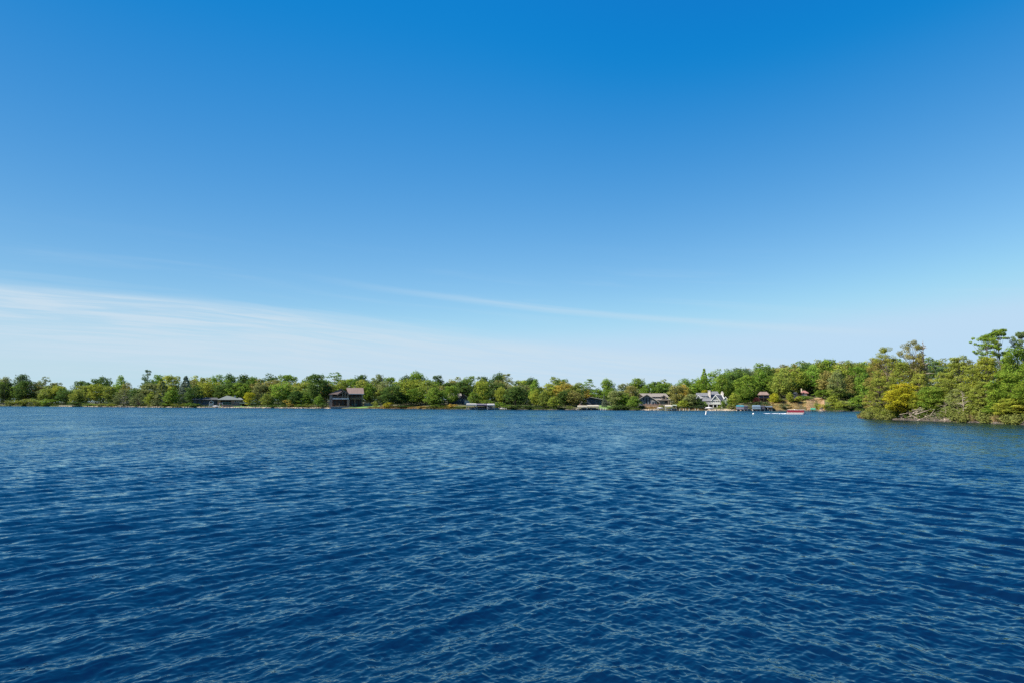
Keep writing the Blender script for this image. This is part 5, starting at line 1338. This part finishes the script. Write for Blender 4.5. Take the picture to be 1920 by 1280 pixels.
def waterside():
    boat_lift(874.7, 893.6, 755.8, 3.6, -2, CANVAS_WHITE, 'boat lift under the leftmost white canopy below the dark cabin', 766, side=CANVAS_WHITE)
    boat_lift(893.9, 913, 756.2, 4.2, -1, LILAC, 'boat lift with a plum and grey canopy between two white canopies', 766, side=PURPLE)
    boat_lift(913.4, 927.4, 756.2, 3.6, -2.5, CANVAS_WHITE, 'boat lift under the right white canopy with a dark boat', 766, side=CANVAS_WHITE)
    runabout(919.5, 764.5, -2.5, 3.2, 'dark blue boat hoisted below the right white canopy', NAVY, 0.1, cover=NAVY)
    runabout(885.5, 765.3, -2, 3.6, 'pale boat with an orange stripe below the leftmost white canopy', ORANGEP, 0.2)
    runabout(902, 765.6, -1, 3.4, 'pale covered boat below the plum canopy', NAVY, 0.1, cover=DARKCANVAS)
    for x, w, lab in ((931, 6, 'small white covered boat left of the pair by the white canopies'), (941, 8, 'wider white covered boat right of the pair by the white canopies')):
        runabout(x, 766, -2, w * 0.26, lab, GELCOAT, 0.3, cover=CANVAS_WHITE, group='white covered boats by the canopies')
    dock(926, 950, 767, -3.5, 'white-posted dock beside the white covered boats', (927, 935.5, 945.5, 949))
    boat_lift(1083, 1101.2, 759.6, 3.2, -2, OFFWHITE, 'boat lift under the left and lower cream canopy', 766.6)
    boat_lift(1101.4, 1123, 758.8, 3.2, -1.5, OFFWHITE, 'boat lift under the right and higher cream canopy', 766.6)
    runabout(1085.5, 767, -3.6, 2.6, 'small white boat at the left edge of the cream canopies', GELCOAT, 0.4)
    runabout(1096, 766, -2, 2.6, 'navy covered boat below the left cream canopy', NAVY, 0.1, cover=NAVY)
    runabout(1110.5, 765.9, -1.5, 3.4, 'white boat with a red stripe below the right cream canopy', RED, 0.05)
    dock(1122, 1137, 767.6, -3, 'short white-posted dock right of the cream canopies', (1126.3, 1129.2, 1132.2, 1135.6))
    boat_lift(1247.4, 1260.4, 758.6, 3.0, -1, OFFWHITE, 'boat lift with a cream canopy below the grey shingled house', 767.8, side=CANVAS_WHITE)
    boat_lift(1260.8, 1269, 758.2, 1.6, 1, mat('pale_green_canvas', (0.38, 0.44, 0.34), 0.8, 0.1), 'boat lift with a thin pale green canopy beside the cream one', 767.8)
    runabout(1238, 766.2, -2, 3.0, 'white boat on the shore left of the cream canopy', GELCOAT, 0.3, cover=CANVAS_WHITE)
    runabout(1254, 767, -1, 2.8, 'white and navy boat below the cream canopy', NAVY, 0.1)
    dock(1262, 1312, 769, -3, 'long low dock with white posts between grey and white houses', (1265, 1275.6, 1282, 1286.2, 1292, 1303, 1308))
    runabout(1330, 766.5, 2, 3.6, 'white covered boat on the shore before the white house', GELCOAT, 0.15, cover=CANVAS_WHITE)
    boat_lift(1381.4, 1395, 758.8, 7.4, -1.5, TEAL, 'boat shelter with a teal top and lilac-grey curtain sides', 769, side=LILAC, group='curtained boat shelters')
    boat_lift(1395.4, 1402, 759.6, 6.8, 0.5, DARKCANVAS, 'narrow dark boat shelter right beside the teal one', 769, side=DARKCANVAS, group='curtained boat shelters')
    boat_lift(1411.2, 1425.8, 758.9, 7.0, -1.5, BLUECANVAS, 'boat shelter with a grey-blue top and curtain', 769, side=BLUECANVAS, group='curtained boat shelters')
    boat_lift(1426.1, 1434, 759.6, 6.4, 0, DARKCANVAS, 'dark boat shelter right beside the grey-blue one', 769, side=DARKCANVAS, group='curtained boat shelters')
    boat_lift(1434.4, 1448, 760.6, 2.8, 1, BLUECANVAS, 'boat lift with a low flat blue and black canopy', 768.5, side=DARKCANVAS, group='curtained boat shelters')
    runabout(1416.5, 769, -2.5, 3.4, 'white and pink boat below the grey-blue shelter', BRICK, 0.1)
    dock(1402, 1412, 769.6, -2.5, 'short dock between the teal and grey-blue shelters', (1403, 1407, 1410.5), 3.2)
    dock(1434, 1443, 769.8, -2.5, 'short dock with tan posts below the low blue canopy', (1435.4, 1440), 5.2)
    boat_lift(1520.4, 1529, 764, 3.6, -1.5, GREENCANVAS, 'boat lift with a small green canopy right of the red boat', 770.4, depth=5)
    dock(1529, 1543, 771.4, -2, 'low white dock right of the green canopy', (1531, 1536, 1542), 2.4, CANVAS_WHITE)
    C1 = Site('storage_box', 1538.8, 770, -0.5, 'tan and plum storage box on the low white dock', 'box')
    C1.box('body', VINYL, 1537, 1540.4, 766, 769.6, 0, 2); C1.box('lid', PURPLE, 1537.6, 1543, 764.6, 766, -0.4, 2.4)
    C2 = Site('shore_shed', 1379.5, 768, 2.5, 'small orange-red shed at the beach left of the teal shelter', 'shed')
    C2.box('wall', mat('orange_siding', (0.42, 0.16, 0.09), 0.8, 0.15), 1377.6, 1381.2, 763, 769, 0, 3); C2.hip('roof', SHINGLE_DARK, 1377, 1381.8, -0.5, 3.5, 763, 1379, 1380, 1.5, 761)
    runabout(405, 762.6, -1, 3.6, 'small white covered boat at the dock of the hip-roofed house', GELCOAT, 0.1, cover=CANVAS_WHITE)
    dock(388, 418, 763.8, -3, 'low grey dock in front of the hip-roofed house', (392, 399, 409.5, 416), 4.0)

def red_boat():
    p = on_water(1492.5, 775.3)
    root = empty('pontoon_boat', p, 'long red pontoon boat under way with a white wake', 'boat', None, rz=-math.atan2(p.x, p.y) - 0.08)
    k = p.y / F; L = 31 * k; Wd = 2.4
    for yy in (-0.85, 0.85):
        rings = []
        for t, r in ((-0.5, 0.2), (-0.46, 0.32), (0.36, 0.32), (0.46, 0.22), (0.53, 0.05)):
            c = 0.02 + (0.18 if t > 0.4 else 0) * (t - 0.3) / 0.2
            rings.append([(t * L, yy + r * math.cos(a), c + r * math.sin(a)) for a in [i * math.pi / 4 for i in range(8)]])
        MB().loft(rings).build('pontoon', mat('pale_aluminium', (0.5, 0.48, 0.48), 0.4, 0.06), root)
    MB().box(-L * .49, L * .46, -Wd / 2, Wd / 2, 0.30, 0.40).build('deck', GELCOAT, root)
    for nm, (x0, x1, y0, y1) in {'side_panel': (-L * .46, L * .44, -Wd / 2, -Wd / 2 + .05), 'far_panel': (-L * .46, L * .44, Wd / 2 - .05, Wd / 2), 'bow_panel': (L * .44, L * .46, -Wd / 2, Wd / 2)}.items():
        MB().box(x0, x1, y0, y1, 0.42, 1.12).build('side_panel', RED, root)
    mb = MB()
    for yy in (-Wd / 2 + .02, Wd / 2 - .02):
        mb.tube((-L * .46, yy, 1.18), (L * .46, yy, 1.18), 0.025, 0.025)
        for i in range(8): x = -L * .46 + L * .92 * i / 7; mb.tube((x, yy, .40), (x, yy, 1.18), .02, .02)
    mb.build('railing', WHITE, root)
    for x0, x1 in ((-.42, -.22), (-.02, .16), (.22, .40)):
        s_ = MB().box(L * x0, L * x1, -Wd / 2 + .08, -Wd / 2 + .6, .54, .95).build('seat', mat('maroon_vinyl', (0.24, 0.02, 0.05), 0.5, 0.1), root)
        MB().box(L * x0, L * x1, -Wd / 2 + .08, -Wd / 2 + .2, .95, 1.22).build('seat_back', GELCOAT, s_)
    MB().box(-L * .12, -L * .05, .2, .8, .54, 1.3).build('console', WHITE, root)
    MB().box(-L * .56, -L * .48, -.2, .2, .05, 1.15).build('outboard_motor', BLACK, root)
    # white water behind it: a churned ridge of foam lying on the lake
    rr = random.Random(3); V = []; Q = []
    foam = mat('foam', (0.86, 0.9, 0.94), 0.6, 0.05, 4.0)
    mb = MB()
    for i in range(48):
        t = rr.random() ** 1.3; x = 1476 - 42 * t
        y = 774.8 + rr.gauss(0, 0.16) - 0.5 * t
        if t > 0.5 and rr.random() < 0.35: continue
        c = on_water(x, y); L2 = rr.uniform(0.2, 0.75); w = rr.uniform(.05, .16); h = rr.uniform(.02, .09) * (1.2 - t)
        mb.add([c + Vector((-L2, 0, .01)), c + Vector((0, -w, .01)), c + Vector((L2, 0, .01)), c + Vector((0, w, .01)), c + Vector((0, 0, h + .02))], [(0, 1, 4), (1, 2, 4), (2, 3, 4), (3, 0, 4)])
    mb.build('wake_foam', foam, None, kind='stuff', label='white foam of the wake behind the red pontoon boat')

def buoys():
    p = on_water(1323.2, 776.2); k = p.y / F
    root = empty('marker_buoy', p, 'white upright marker buoy floating before the white house', 'buoy')
    h = 6.3 * k
    MB().tube((0, 0, -0.5), (0.05, 0, 0.12), 0.22, 0.22, 12).build('float', WHITE, root)
    MB().tube((0.05, 0, 0.12), (0.16, 0, h), 0.15, 0.11, 12).build('column', WHITE, root)
    MB().tube((0.16, 0, h), (0.165, 0, h + 0.05), 0.11, 0.05, 12).build('cap', WHITE, root)
    p = on_water(1412.6, 775.6)
    root = empty('mooring_float', p, 'tiny round white float left of the wake', 'buoy')
    rings = [[(r * math.cos(a * math.pi / 5), r * math.sin(a * math.pi / 5), z) for a in range(10)] for z, r in ((-.2, .1), (-.08, .22), (.08, .25), (.22, .2), (.32, .07))]
    MB().loft(rings).build('ball', WHITE, root); MB().tube((0, 0, .3), (0, 0, .42), .04, .04).build('eye', STEEL, root)

pavilion_house(); timber_house(); dark_cabin(); low_house(); grey_house(); white_house(); hill_houses()
waterside(); red_boat(); buoys()
